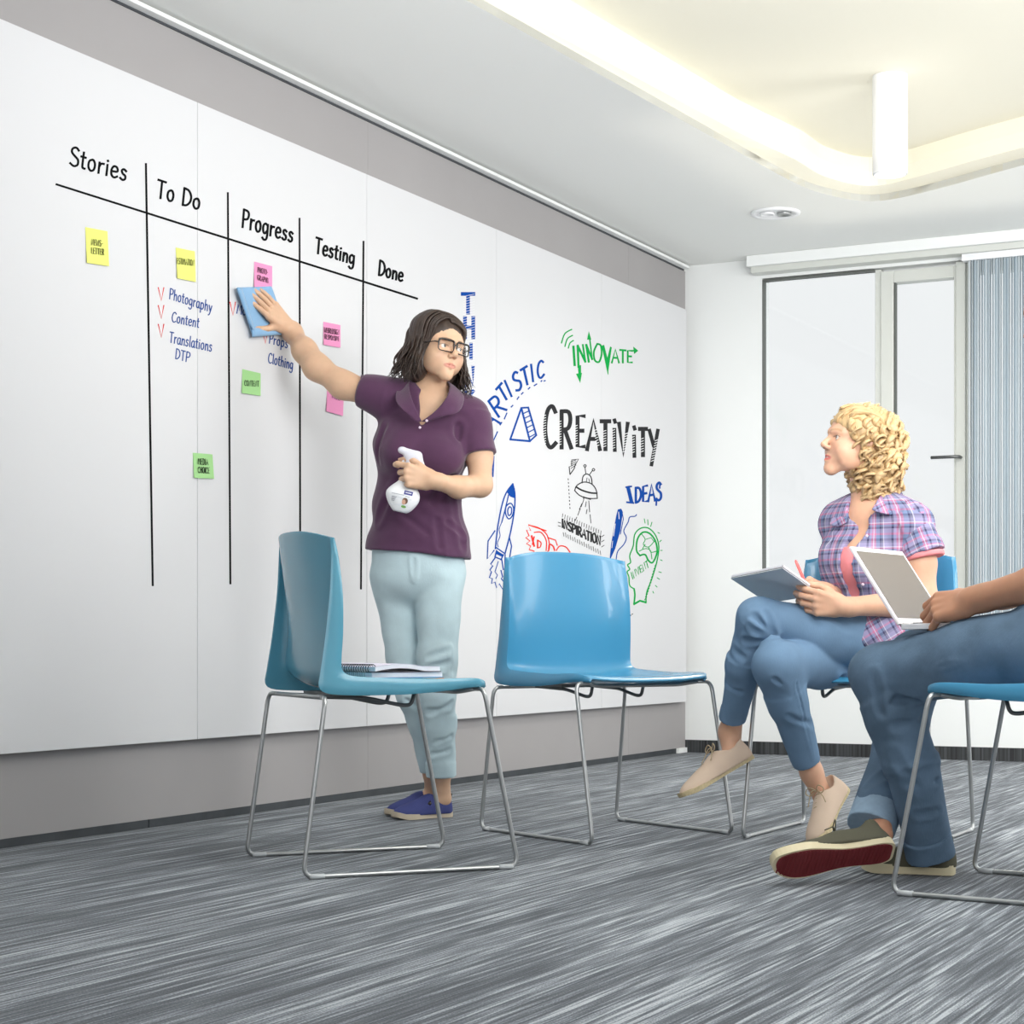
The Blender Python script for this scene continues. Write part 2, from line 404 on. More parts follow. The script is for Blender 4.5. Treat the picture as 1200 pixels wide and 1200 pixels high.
# ---------------------------------------------------------------- whiteboard of tall panels, with its writing
BT = .035
BZ0, BZ1 = .263, 2.268
board = empty('whiteboard_wall', WP(3.0, BZ0, .0), label='wall-wide whiteboard of tall white panels covered in marker writing and drawings', cat='whiteboard')
us = [-2.9, .9, wall_u(231.5, BT), wall_u(430, BT), wall_u(582, BT), wall_u(705, BT), wall_u(804.5, BT)]
for a, b in zip(us[:-1], us[1:]):
    MB().box((a+.0012, .0004, BZ0), (b-.0012, BT, BZ1), wfr).build('board_panel', M_BOARD, board, bevel=.0012)
M_INK = {k: mat('marker_'+k, c, .8, .05) for k, c in dict(black=srgb(18, 18, 20), blue=srgb(42, 70, 150), royal=srgb(20, 70, 152),
        red=srgb(216, 44, 34), green=srgb(24, 158, 72), charcoal=srgb(48, 48, 50), pale=srgb(226, 226, 228), navy=srgb(40, 66, 160), textblue=srgb(52, 78, 140)).items()}
GL = {
'A': (56, "0,0 28,100 56,0|12,36 45,36"), 'B': (50, "8,0 8,100|c:8,100 36,96 40,76 30,55 8,52|c:8,52 40,48 48,28 38,6 8,0"),
'C': (52, "c:48,84 34,98 16,90 6,66 4,38 12,12 28,1 50,12"), 'D': (54, "8,0 8,100|c:8,100 34,94 50,66 48,32 30,6 8,0"),
'E': (44, "42,98 8,98 8,2 42,2|8,52 36,52"), 'F': (42, "8,0 8,98 42,98|8,52 34,52"), 'G': (54, "c:48,86 32,99 12,86 5,52 12,14 30,2 48,16|48,14 48,46 28,46"),
'H': (54, "8,0 8,100|48,0 48,100|8,52 48,52"), 'I': (18, "9,0 9,100"), 'K': (52, "8,0 8,100|46,100 8,44|20,56 50,0"), 'L': (42, "8,100 8,2 40,2"),
'M': (66, "6,0 12,100 33,36 54,100 60,0"), 'N': (56, "8,0 8,100 48,0 48,100"), 'O': (56, "c:28,100 8,80 4,46 14,10 30,0 48,18 52,56 44,88 28,100"),
'P': (48, "8,0 8,100|c:8,100 38,96 46,76 36,52 8,46"), 'R': (52, "8,0 8,100|c:8,100 38,98 46,76 36,54 8,50|22,50 50,0"),
'S': (46, "c:42,88 28,100 10,90 8,70 24,54 42,38 42,12 24,0 4,10"), 'T': (50, "2,98 48,98|25,98 25,0"), 'V': (52, "2,100 26,0 50,100"),
'W': (72, "2,100 18,0 36,70 54,0 70,100"), 'X': (50, "2,100 48,0|48,100 2,0"), 'Y': (50, "2,100 25,50 48,100|25,50 25,0"),
'a': (44, "c:36,56 20,62 6,44 6,14 18,0 32,12 37,40|c:37,60 37,20 40,4 46,2"), 'd': (46, "c:36,52 20,62 6,42 8,10 20,0 36,22|38,100 38,0"),
'e': (42, "c:7,32 36,38 32,60 16,62 6,40 8,12 22,0 38,10"), 'g': (44, "c:36,54 20,62 6,44 8,14 20,4 36,24|c:37,60 38,0 32,-28 16,-34 4,-24"),
'h': (44, "8,100 8,0|c:8,34 20,58 34,54 37,30 37,0"), 'i': (18, "9,60 9,0|8,84 10,80"), 'l': (18, "c:9,100 9,20 10,4 15,2"),
'n': (44, "8,60 8,0|c:8,34 20,58 34,54 37,30 37,0"), 'o': (44, "c:22,62 8,50 6,20 18,1 34,10 38,40 30,60 22,62"),
'p': (46, "8,60 8,-34|c:8,44 22,62 38,50 38,16 24,0 8,14"), 'r': (32, "8,60 8,0|c:8,34 16,54 31,58"),
's': (36, "c:31,54 18,62 8,52 14,36 28,26 28,8 16,0 3,8"), 't': (30, "c:14,88 13,20 16,4 27,2|2,62 27,62"), 'y': (42, "4,60 22,6|c:38,60 24,2 14,-26 2,-34"),
'v': (40, "3,60 18,0 38,60"), '-': (30, "4,46 26,46"), ' ': (28, ""), "'": (10, "5,100 5,80"),
}
def glyph(ch):
    w, s = GL[ch]; out = []
    for part in s.split('|'):
        if not part: continue
        cv = part.startswith('c:'); part = part[2:] if cv else part
        pts = [tuple(float(q) for q in t.split(',')) for t in part.split()]
        out.append([tuple(p) for p in catmull([np.array(p) for p in pts], 5)] if cv and len(pts) > 2 else pts)
    return w, out
_lift = [0]
class Ink:
    """flat strokes lying on the board; given as picture points carried onto the board's plane"""
    def __init__(s, off=BT): s.mb = MB(); s.off = off
    def stroke(s, pts, w=1.6, closed=False, w1=None):
        if closed: pts = list(pts)+[pts[0]]
        pts = [np.array(p, float) for p in pts]; N = len(pts)
        if N < 2: return s
        _lift[0] = (_lift[0]+1) % 40; off = s.off+.0003+_lift[0]*.00001
        L = []; R = []
        for i in range(N):
            t = pts[min(i+1, N-1)]-pts[max(i-1, 0)]; t /= (np.linalg.norm(t)+1e-9)
            q = np.array([-t[1], t[0]]); ww = w if w1 is None else w+(w1-w)*i/(N-1)
            e = pts[i].copy()
            if i == 0: e -= t*ww*.35
            if i == N-1: e += t*ww*.35
            L.append(e+q*ww/2); R.append(e-q*ww/2)
        vs = [wallp(p[0], p[1], off) for p in L]+[wallp(p[0], p[1], off) for p in R]
        s.mb.add(vs, [(i, i+1, N+i+1, N+i) for i in range(N-1)]); return s
    def curve(s, pts, w=1.6, closed=False, n=6): return s.stroke(catmull([np.array(p, float) for p in pts], n, closed), w, closed)
    def fill(s, pts):
        _lift[0] = (_lift[0]+1) % 40; off = s.off+.0003+_lift[0]*.00001
        s.mb.add([wallp(p[0], p[1], off) for p in pts], [tuple(range(len(pts)))]); return s
    def text(s, txt, p0, p1, h0, h1, w=1.6, slant=0.0, gap=8, up=(0, -1), jit=0.0, w1=None):
        """baseline p0->p1 (picture), cap heights h0..h1; up = direction of the letters' upright"""
        adv = sum(GL[c][0]+gap for c in txt)-gap; x = 0; p0 = np.array(p0, float); p1 = np.array(p1, float); rnd = random.Random(txt)
        up = np.array(up, float); bd = (p1-p0)/np.linalg.norm(p1-p0)
        for c in txt:
            gw, ss = glyph(c); dy = rnd.uniform(-jit, jit)
            for st in ss:
                q = []
                for a, b in st:
                    t = (x+a+slant*b)/adv; h = h0+(h1-h0)*t
                    q.append(p0+(p1-p0)*t+up*h*(b+dy)/100)
                s.stroke(q, w if w1 is None else w+(w1-w)*x/adv)
            x += gw+gap
        return s
    def build(s, name, ink, label=None, parent=None):
        o = s.mb.build(name, M_INK[ink], parent or board, fix=False); 
        if label: o['label'] = label
        return o
# the planning grid
Ink().stroke([(66, 216), (489, 350)], 2.5).build('grid_line', 'black', 'long black ruled line sloping under the headings')
for a, b, w in (((171, 192), (179, 686), 2.5), ((267, 226), (270, 684), 2.3), ((351, 256), (352, 688), 2.2), ((426, 283), (423, 690), 2.2)):
    Ink().stroke([a, b], w).build('grid_line', 'black')
for t, a, b, h0, h1 in (('Stories', (81, 193), (148, 212), 23, 21), ('To Do', (183, 231), (234, 246), 22, 20), ('Progress', (283, 266), (343, 284), 22, 19),
                        ('Testing', (369, 296), (415, 310), 19, 17), ('Done', (443, 322), (472, 330), 18, 16)):
    Ink().text(t, a, b, h0*.98, h1*.98, 2.7, .10, 8).build('heading', 'black', 'black handwritten heading '+t)
for t, a, b, h in (('Photography', (198, 350), (248, 366), 12.5), ('Content', (201, 377), (233, 384), 12), ('Translations', (198, 401), (248, 412), 12.5), ('DTP', (205, 420), (222, 425), 12),
                   ('Mod', (277, 367), (293, 371), 11), ('s', (343.5, 385), (349, 387), 11), ('Props', (315, 402), (337, 408), 11.5), ('Clothing', (314, 425), (343, 433), 12)):
    Ink().text(t, a, b, h, h, 1.35, .12, 8).build('handwritten_word', 'textblue', 'small blue handwritten word '+t)
for x, y in ((189, 348), (189, 369), (189, 391), (273, 365), (311, 398)):
    Ink().stroke([(x-3.5, y-11), (x, y+4.5), (x+3, y-11)], 1.2).build('tick_mark', 'red', 'small red tick mark')

# hatched capitals running down: THINK
def hatched(txt, boxes, ink='royal'):
    k = Ink(); r = random.Random(3)
    for c, (x0, y0, x1, y1, w) in zip(txt, boxes):
        gw, ss = glyph(c)
        for st in ss: k.stroke([(x0+(x1-x0)*a/gw+(y1-y0)*0*b, y1+(y0-y1)*b/100) for a, b in st], w)
    return k
k = hatched('THINK', [(541, 344, 556, 367, 4.4), (543, 372, 556, 396, 4.4), (548, 403, 556, 420, 4), (544, 430, 556, 452, 4), (544, 458, 556, 480, 4)])
o = k.build('lettering', 'royal', 'blue hatched capitals THINK written downwards behind her head')
k = Ink(BT+.0006)
for yy in range(346, 480, 3): k.stroke([(543, yy+1.5), (556, yy-1.5)], .45)
k.build('lettering_hatching', 'pale')
Ink().stroke([(574, 535), (577, 535)], 3).stroke([(574.5, 535), (574, 560)], 2).stroke([(578.5, 535), (577.5, 558)], 2).stroke([(574, 542), (578, 542)], 2.5).stroke([(574, 550), (578, 550)], 2.5).stroke([(574, 559), (577, 558)], 2.5).build('lettering', 'royal', 'blue outlined block stroke just right of her elbow')
# ARTISTIC on an arc
k = Ink(); arc = [((572, 504), (586, 496), 22, (-.62, -.78)), ((583, 490), (594, 480), 22, (-.55, -.83)), ((590, 472), (597, 464), 18, (-.5, -.87)), ((598, 466), (601, 463), 20, (-.4, -.92)),
       ((605, 460), (612, 454), 21, (-.28, -.96)), ((614, 453), (622, 448), 20, (-.22, -.97)), ((623.5, 448), (626, 446), 20, (-.12, -.99)), ((630, 445), (638, 441), 20, (-.05, -1))]
for c, (a, b, h, up) in zip('ARTISTIC', arc): k.text(c, a, b, h, h, 2.9 if c in 'ARST' else 2.6, 0, 0, up)
k.build('lettering', 'royal', 'blue capitals ARTISTIC rising along an arc')
k = Ink()
for a, b in (((577, 519), (583, 506)), ((586, 498), (588, 495)), ((591, 491), (594, 484)), ((599, 477), (601, 475)), ((606, 468), (608, 465)), ((611, 462), (613, 460)), ((619, 456), (621, 454)), ((626, 452), (629, 450)), ((634, 447), (635, 446)), ((637.5, 446.5), (639, 446))):
    k.stroke([a, b], 1.5)
k.build('dashed_underline', 'royal')
# hatched pyramid
k = Ink().stroke([(611, 478), (598, 515)], 2.2).stroke([(598, 515), (621, 517)], 2.4).stroke([(621, 517), (611, 478)], 2.2).stroke([(611, 478), (619, 477.5)], 2).stroke([(619, 477.5), (628.5, 510)], 2.2).stroke([(628.5, 510), (621, 517)], 2)
for i in range(6):
    y = 483+i*5.4; k.stroke([(612+i*1.7, y+2.2), (620+i*1.5, y-1.5)], 1.3)
k.build('pyramid_drawing', 'royal', 'blue outlined pyramid with a hatched side')
# INNOVATE
k = Ink()
k.stroke([(672, 406), (673.5, 428)], 2.8).stroke([(678, 430), (677, 405)], 2.6).stroke([(677, 405), (686, 424)], 2.6).stroke([(686, 424), (683, 404)], 2.2)
k.stroke([(690, 424), (687, 404)], 2.6).stroke([(687, 404), (694, 421)], 2.4).stroke([(694, 421), (691, 396)], 1.8)
k.curve([(700, 403), (696, 412), (697, 422), (702, 424), (705, 415), (704, 405), (700, 403)], 2.2)
k.fill([(705, 405), (708, 404), (713, 424), (713, 440), (712, 438)]).fill([(712.5, 438), (711.5, 420), (715, 406), (717, 407)])
k.text('ATE', (717, 425), (741, 425), 16, 14, 2.3, 0, 6)
k.fill([(677, 428), (681, 428), (681, 440), (678, 440)]).fill([(675, 438), (682, 437), (680, 449)])
k.fill([(688, 398), (693, 398), (690, 388)]).stroke([(738, 411), (745, 411)], 1.8).fill([(742, 406), (748, 411), (743, 415)])
k.curve([(670, 386), (662, 391), (658, 402)], 1.5).curve([(671, 393), (665, 397), (662, 406)], 1.5).curve([(672, 399), (668, 402), (666, 408)], 1.5)
k.build('lettering', 'green', 'green capitals INNOVATE with arrowheads')
# CREATIVITY
k = Ink(); kk = Ink(BT+.0008)
cr = [('C', 638, 652, 475, 525), ('R', 656, 670, 482, 525), ('E', 675, 685, 487, 524), ('A', 688, 703, 492, 527), ('T', 704, 715, 493, 527), ('i', 718, 722, 492, 528), ('V', 725, 736, 496, 534), ('i', 741, 745, 500, 535), ('T', 749, 758, 502, 534), ('Y', 761, 771, 504, 545)]
for c, x0, x1, y0, y1 in cr:
    if c == 'i':
        k.stroke([((x0+x1)/2, y0+11), ((x0+x1)/2+.5, y1)], 4.4); k.stroke([((x0+x1)/2, y0), ((x0+x1)/2+1, y0+3)], 4.2)
        ss = [[(50, 10), (50, 70)]]; gw = 100
    elif c == 'Y': ss = [[(0, 100), (25, 55)], [(50, 100), (12, 0)]]; gw = 50; [k.stroke([(x0+(x1-x0)*a/gw, y1+(y0-y1)*b/100) for a, b in st], 4.2) for st in ss]
    else:
        gw, ss = glyph(c)
        for st in ss: k.stroke([(x0+(x1-x0)*a/gw, y1+(y0-y1)*b/100) for a, b in st], 4.8)
    for j in range(0, int(y1-y0)-14, 3):
        yy = y0+12+j; sx = x0 if c in 'CRE' else (x0+x1)/2-1
        if c in 'CRETi': kk.stroke([(sx-1.8, yy+.6), (sx+1.6, yy-.6)], .8)
        elif c == 'A': t = (yy-y0)/(y1-y0); kk.stroke([(sx+t*6-.5, yy+.6), (sx+t*6+2.5, yy-.6)], .8)
        elif c == 'V': t = (yy-y0)/(y1-y0); kk.stroke([(x1-t*5-2, yy+.6), (x1-t*5+1.4, yy-.6)], .8)
        elif c == 'Y': t = (yy-y0)/(y1-y0); kk.stroke([(x1-t*8-1, yy+.6), (x1-t*8+2, yy-.6)], .8)
k.build('lettering', 'charcoal', 'large thick charcoal capitals CREATIVITY'); kk.build('lettering_hatching', 'pale')
# flying saucer, arrow, INSPIRATION
k = Ink(); w = 1.05
k.curve([(673.5, 575), (676, 569), (684, 565), (693, 567), (698.5, 574), (700, 584)], 1.3).curve([(673.5, 575), (680, 581), (690, 584), (700, 584)], 1.3).curve([(675, 570.5), (682, 574.5), (692, 577.5), (699.5, 578)], 2.0)
k.curve([(682, 566), (683.5, 558), (688, 555.5), (692.5, 559), (694, 567.5)], 1.3).stroke([(686.5, 555), (685.5, 547)], w).stroke([(691, 556), (694.5, 551)], w)
k.curve([(685.5, 544.5), (684, 546), (685.5, 547.5), (687, 546)], w, True).curve([(695.5, 549), (694, 550.5), (695.5, 552), (697, 550.5)], w, True)
k.stroke([(688, 560), (687, 565)], .8).stroke([(690, 561), (691, 565)], .8).stroke([(685, 583), (692, 585)], 1.6).stroke([(684, 582), (684, 585)], 1.2)
for a, b in (((684, 586), (681, 594)), ((680, 596), (677, 604)), ((676, 606), (674, 610)), ((690, 587), (691, 600)), ((691.5, 603), (692.5, 613)), ((687, 588), (686, 594)), ((688, 597), (687, 602)), ((682, 590), (679, 597))): k.stroke([a, b], .9)
k.build('saucer_drawing', 'charcoal', 'small black line drawing of a flying saucer with a beam')
k = Ink(); k.stroke([(668, 556), (667, 547), (670, 546), (670, 539), (678, 538), (674, 545), (673, 549), (668, 556)], 1.2)
for i in range(4): k.stroke([(669, 549-i*2.6), (675-i*.0, 545-i*2.0)], .8)
for i in range(9): k.stroke([(665.8+i*.25, 561+i*4.2), (666+i*.25, 562.3+i*4.2)], 1.0)
k.build('arrow_drawing', 'charcoal', 'small hatched black arrow above a dotted line')
k = Ink().text('INSPIRATION', (658.5, 618), (704, 640), 9.5, 11, 2.1, 0, 7, (0, -1), 6)
for i in range(17):
    x = 659+i*2.8; y = 606+i*1.25; k.stroke([(x, y+(i % 3)*.6), (x+.6, y-4)], .7)
    x = 660+i*2.7; y = 626+i*1.35; k.stroke([(x, y-2-(i % 2)), (x+.8, y+2.4)], .7)
for q in (612, 616): k.stroke([(654, q), (657, q+1)], .8)
for q in (628, 634, 640): k.stroke([(705, q+1), (708, q-1)], .8)
k.build('lettering', 'charcoal', 'small black capitals INSPIRATION between rows of ticks')
# IDEAS
k = Ink().stroke([(736, 571), (740, 588)], 4.4).stroke([(733.5, 571), (740, 570)], 2).stroke([(734.5, 588.5), (742.5, 589.5)], 2)
k.text('DEAS', (744, 589), (775, 586), 17, 21, 2.9, 0, 7); k.stroke([(773.5, 566), (773, 572)], 2).stroke([(769.5, 584), (769, 592)], 2)
k.build('lettering', 'royal', 'bold blue capitals IDEAS')
# rocket
k = Ink(); w = 1.5
k.curve([(601, 567), (593, 578), (587.5, 595), (583, 620), (580.5, 643)], 1.7).curve([(601, 567), (603.5, 580), (602.5, 600), (598, 625), (592, 648)], 1.7)
k.fill([(601, 566), (594, 577), (598, 582), (603.5, 584), (603.5, 576)]).curve([(596, 580), (592, 597), (588, 612)], w).curve([(588, 612), (585, 620), (586, 628), (583, 636), (584, 641)], 1)
k.curve([(597, 590), (593, 594), (592.5, 602), (596, 608), (600, 605), (602, 597), (600, 591)], w, True).curve([(597, 594), (595, 598), (596, 604), (599, 602), (599.5, 596)], w, True)
k.stroke([(580.5, 641), (592, 649)], w).stroke([(580, 622), (572, 634), (571, 655), (579, 645)], w).stroke([(597, 630), (599.5, 640), (597, 655), (591.5, 664), (592, 650)], w)
k.stroke([(582, 645), (580, 653)], 1.6).stroke([(590, 650), (587, 656)], 1.6).fill([(582, 645), (590, 650), (589, 653), (581, 649)]).stroke([(581, 653), (588, 656)], 1.5)
k.stroke([(580, 654), (575, 661), (577.5, 663), (574, 668), (576, 670), (573.5, 677), (577, 678), (576, 684), (580, 682), (582, 689), (585, 684), (590, 692), (592, 685), (601, 693)], 1.5)
k.stroke([(588, 656), (590, 668), (587, 668), (589, 676), (587.5, 678), (592, 684), (601, 689)], 1.5).stroke([(584, 658), (580, 670), (583, 674), (581, 678)], 1.1).stroke([(600, 570), (602, 573)], 3)
k.build('rocket_drawing', 'royal', 'blue outline drawing of a rocket with flames')
# red drawing behind the chair back
k = Ink()
k.stroke([(640, 622), (619, 615), (622, 622), (617, 621), (620, 628), (616, 630), (621, 634), (617, 637), (622, 640), (620, 644), (626, 646)], 1.5)
k.curve([(626, 624), (634, 624), (640, 633), (640, 645)], 1.4).curve([(622, 616), (632, 619), (641, 627), (644, 640), (642, 646)], 1.4).stroke([(630, 633), (630, 642)], 1.8).curve([(630, 633), (634, 636), (633, 641), (630, 642)], 1.4)
k.stroke([(642, 630), (651, 633), (653, 639)], 1.4).curve([(643, 645), (644, 638), (648, 640), (650, 645)], 1.8).curve([(652, 645), (656, 640), (663, 641), (668, 647)], 1.4).stroke([(623, 628), (626, 640)], 2.2).stroke([(626, 629), (624, 638)], 1.6)
k.build('scribble_drawing', 'red', 'red outline scribble above the wide blue chair back')
# pen and head
k = Ink(); k.fill([(714.5, 655), (716, 638), (722, 605), (724, 597), (728, 596), (730, 600), (727, 622), (721, 643), (715.5, 655)])
k.stroke([(729, 600), (730.5, 608), (727, 626)], 1.0).build('pen_drawing', 'royal', 'solid blue drawing of a pen')
Ink(BT+.0008).stroke([(725, 600), (725.5, 608)], .8).stroke([(721, 614), (719, 628)], .8).stroke([(718, 634), (717, 642)], .6).build('drawing_highlight', 'pale')
Ink().curve([(722, 656), (724, 646), (731, 638), (734, 630), (731, 622), (736, 612), (738, 606), (744, 605), (746, 603)], 1.2).build('squiggle', 'royal')
k = Ink(); w = 1.5
k.curve([(743, 690), (738, 686), (737, 676), (735, 670), (738, 667), (735.5, 662), (739, 659), (738, 651), (742, 640), (744, 626), (751, 619), (760, 619), (768, 627), (772, 640), (770, 657), (764, 678), (758, 694), (757, 706)], w)
k.stroke([(757, 706), (750, 704), (743, 708)], 2.4).curve([(743, 708), (744, 697), (743, 690)], 2)
k.curve([(750, 651), (746, 645), (747, 632), (753, 624), (761, 625), (768, 634), (770, 647), (765, 659), (760, 657), (756, 650), (750, 651)], 2.0)
k.curve([(752, 626), (756, 632), (754, 638), (760, 641), (767, 634)], 1).curve([(749, 646), (756, 643), (762, 645), (764, 655)], 1).curve([(756, 638), (753, 643)], 1).curve([(760, 641), (763, 647), (769, 646)], 1).stroke([(757, 632), (763, 630), (766, 634)], .9)
k.text('INVENT', (741, 679), (761, 664), 8, 8, 1.1, 0, 8, (-.25, -.97))
for a, b in (((755, 608), (756, 613)), ((759, 609), (759.5, 615)), ((764, 612), (762.5, 617)), ((771, 624), (773, 625)), ((773, 635), (775, 633)), ((774, 645), (776, 645)), ((774, 656), (776, 657)), ((772, 670), (775, 671)), ((770, 677), (773, 679)), ((768, 686), (770, 688)), ((765, 693), (766, 695))): k.stroke([a, b], 1.0)
for i in range(13):
    y = 662+i*3.3; x = 768.5-i*1.0; k.stroke([(x-1.2, y+1.5), (x+1.5, y-2.5)], .9)
k.build('head_drawing', 'green', 'green outline of a head in profile with a brain and the word INVENT')
Ink().stroke([(737, 722), (739, 721)], 1.6).stroke([(740.5, 720), (741.5, 719.5)], 1).build('ink_fleck', 'black')

# sticky notes
M_NY = mat('paper_yellow', srgb(222, 226, 122), .8, .2); M_NP = mat('paper_pink', srgb(228, 146, 188), .8, .2); M_NG = mat('paper_green', srgb(160, 208, 142), .8, .2)
def note(q, m, lines, label, h, w=1.1, wmul=.8):
    """q: corners TL TR BR BL in the picture; paper lies on the board, lower edge curling a little"""
    q = [np.array(p, float) for p in q]; n = 6; vs = []
    for i in range(n+1):
        t = i/n
        for j in (0, 1):
            p = q[0]*(1-t)*(1-j)+q[1]*(1-t)*j+q[3]*t*(1-j)+q[2]*t*j
            vs.append(wallp(p[0], p[1], BT+.0012+.004*t*t))
    fs = [(2*i, 2*i+1, 2*i+3, 2*i+2) for i in range(n)]
    mb = MB(); mb.add(vs, fs)
    mb.add([np.array(v)-np.array([WN[0], WN[1], 0])*.0006 for v in vs], [f[::-1] for f in fs])
    cen = sum(np.array(v) for v in vs)/len(vs)
    o = mb.build('sticky_note', m, fix=False); tag(o, label, 'sticky note', None)
    ink = Ink(BT+.0020)
    for txt, (a, b), hh, w_ in lines:
        ink.off = BT+.0046
        ink.text(txt, a, b, hh, hh, w_*.55, 0, 10)
    o2 = ink.mb.build('lettering', M_INK['black'], o, fix=False)
note([(100, 266), (126, 271), (128, 312), (102, 308)], M_NY, [('NEWS-', ((107, 287), (120.5, 289)), 7, 1.2), ('LETTER', ((107, 297), (122, 299)), 7, 1.2)], 'yellow sticky note reading NEWS-LETTER under the Stories heading', 7)
note([(206, 290), (228.5, 294.5), (229.5, 330.5), (208, 326)], M_NY, [('ESTIMATION', ((207.3, 309), (227.6, 311.6)), 7, 1.0)], 'yellow sticky note reading ESTIMATION under the To Do heading', 7)
note([(298, 306.5), (319, 312), (319, 341), (298, 336)], M_NP, [('PHOTO-', ((302, 319), (314, 322)), 6, 1.0), ('GRAPHY', ((301.5, 328), (315, 332)), 6, 1.0)], 'pink sticky note partly covered by the blue cloth', 7)
note([(379, 377), (399, 381), (399, 407.5), (379.5, 404)], M_NP, [('WEBREDSIGN', ((380, 389.5), (397.5, 392.5)), 6, .9), ('RESPONSIVE', ((380.5, 397), (397.5, 400)), 5.5, .9)], 'pink sticky note in the Testing column level with her raised hand', 7)
note([(383.5, 455), (403, 462), (402, 487.5), (382.5, 482)], M_NP, [('NEXT', ((389, 466), (399, 470)), 6, 1.0)], 'pink sticky note half hidden below her outstretched upper arm', 7)
note([(284, 432.5), (305.5, 437.5), (305.5, 464), (283.5, 460.5)], M_NG, [('CONTENT', ((286.5, 452), (303.5, 453)), 6.5, 1.1)], 'green sticky note reading CONTENT in the Progress column', 7)
note([(226, 530.5), (249, 532.5), (251, 561), (227.5, 560)], M_NG, [('MEDIA', ((232, 544), (244, 545)), 7, 1.2), ('CHOICE', ((232, 554), (245.5, 554.8)), 7, 1.2)], 'green sticky note reading MEDIA CHOICE, lowest on the board', 7)
# ---------------------------------------------------------------- chairs
M_SHELL = mat('turquoise_shell_plastic', srgb(86, 154, 178), .27, .5, coat=.2)
M_SHELLB = mat('blue_shell_plastic', srgb(66, 140, 178), .27, .5, coat=.2)
CHAIR_MESH = {}
def chair_meshes():
    out = []
    # centre line and edge line of the moulded shell: (x, z, half width)
    cs = [(-.232, .846), (-.226, .80), (-.216, .73), (-.204, .66), (-.196, .59), (-.192, .53), (-.186, .492), (-.170, .466), (-.140, .452), (-.09, .446), (-.02, .443), (.05, .446), (.12, .456), (.165, .463), (.192, .461), (.204, .452)]
    es = [(-.186, .822), (-.178, .775), (-.170, .705), (-.168, .645), (-.169, .585), (-.173, .530), (-.172, .502), (-.158, .486), (-.130, .480), (-.08, .477), (-.02, .474), (.05, .472), (.12, .474), (.165, .474), (.188, .469), (.197, .461)]
    ws = [.210, .215, .218, .220, .221, .223, .224, .226, .227, .228, .228, .228, .226, .222, .214, .200]
    C_ = catmull([np.array((x, z, w, ex, ez)) for (x, z), (ex, ez), w in zip(cs, es, ws)], 3)
    NV = 16; vs = []; fs = []
    for r in C_:
        for j in range(NV+1):
            v = -1+2*j/NV; k = abs(v)**2.6
            vs.append((r[0]*(1-k)+r[3]*k, v*r[2], r[1]*(1-k)+r[4]*k))
    nr = len(C_)
    for i in range(nr-1):
        for j in range(NV): fs.append((i*(NV+1)+j, i*(NV+1)+j+1, (i+1)*(NV+1)+j+1, (i+1)*(NV+1)+j))
    # side flanges folding back and down from the shell edge
    gs = [(-.187, .821), (-.190, .775), (-.194, .705), (-.200, .645), (-.207, .585), (-.215, .530), (-.221, .490), (-.224, .462), (-.208, .446), (-.16, .441), (-.08, .440), (.0, .442), (.08, .449), (.14, .457), (.18, .460), (.196, .459)]
    G_ = catmull([np.array(g) for g in gs], 3)
    for sgn, j in ((-1, 0), (1, NV)):
        base = len(vs)
        for r, g in zip(C_, G_):
            vs.append((g[0]*.5+r[3]*.5, sgn*(r[2]+.0035), g[1]*.5+r[4]*.5)); vs.append((g[0], sgn*(r[2]+.001), g[1]))
        for i in range(nr-1):
            a, b = i*(NV+1)+j, (i+1)*(NV+1)+j
            q1 = (a, b, base+2*(i+1), base+2*i); q2 = (base+2*i, base+2*(i+1), base+2*(i+1)+1, base+2*i+1)
            if sgn < 0: fs += [q1, q2]
            else: fs += [q1[::-1], q2[::-1]]
    me = bpy.data.meshes.new('seat_shell'); me.from_pydata(vs, [], fs); me.update()
    bm = bmesh.new(); bm.from_mesh(me); bmesh.ops.recalc_face_normals(bm, faces=bm.faces); bm.to_mesh(me); bm.free()
    me.polygons.foreach_set('use_smooth', [True]*len(me.polygons))
    out.append(('seat_shell', me, 'shell'))
    def tube(name, pts, r=.0058, m='metal', fl=.03, n=10):
        mb = MB(); mb.tube(fillet(pts, fl, 6), r, n); me = mb.mesh(name, True); out.append((name, me, m))
    rz = .0062
    for s in (-1, 1):
        y = .25*s; yi = .243*s
        tube('sled_leg', [(-.205, yi*.80, .434), (-.212, yi, .434), (-.268, y, rz), (.268, y, rz), (.182, yi, .452), (.178, yi*.80, .452)])
        tube('support_rail', [(-.205, .10*s, .434), (-.06, .095*s, .428), (.03, .092*s, .408), (.052, .092*s, .41), (.060, .092*s, .44)], .005, 'dark', .02)
        for x in (-.235, -.10, .10, .235)[::3]:
            tube('glide', [(x-.018, y, rz+.0006), (x+.018, y, rz+.0006)], .0068, 'glide', .001)
    tube('cross_bar', [(-.205, -.194, .434), (-.205, .194, .434)]); tube('cross_bar', [(.178, -.194, .452), (.150, -.15, .443), (.150, .15, .443), (.178, .194, .452)], .0058, 'metal', .02)
    mb = MB(); mb.box((-.16, -.11, .434), (-.06, .11, .4435)); out.append(('mounting_plate', mb.mesh('mounting_plate'), 'dark'))
    return out
M_GLIDE = mat('clear_glide', srgb(188, 192, 194), .25)
CM = chair_meshes()
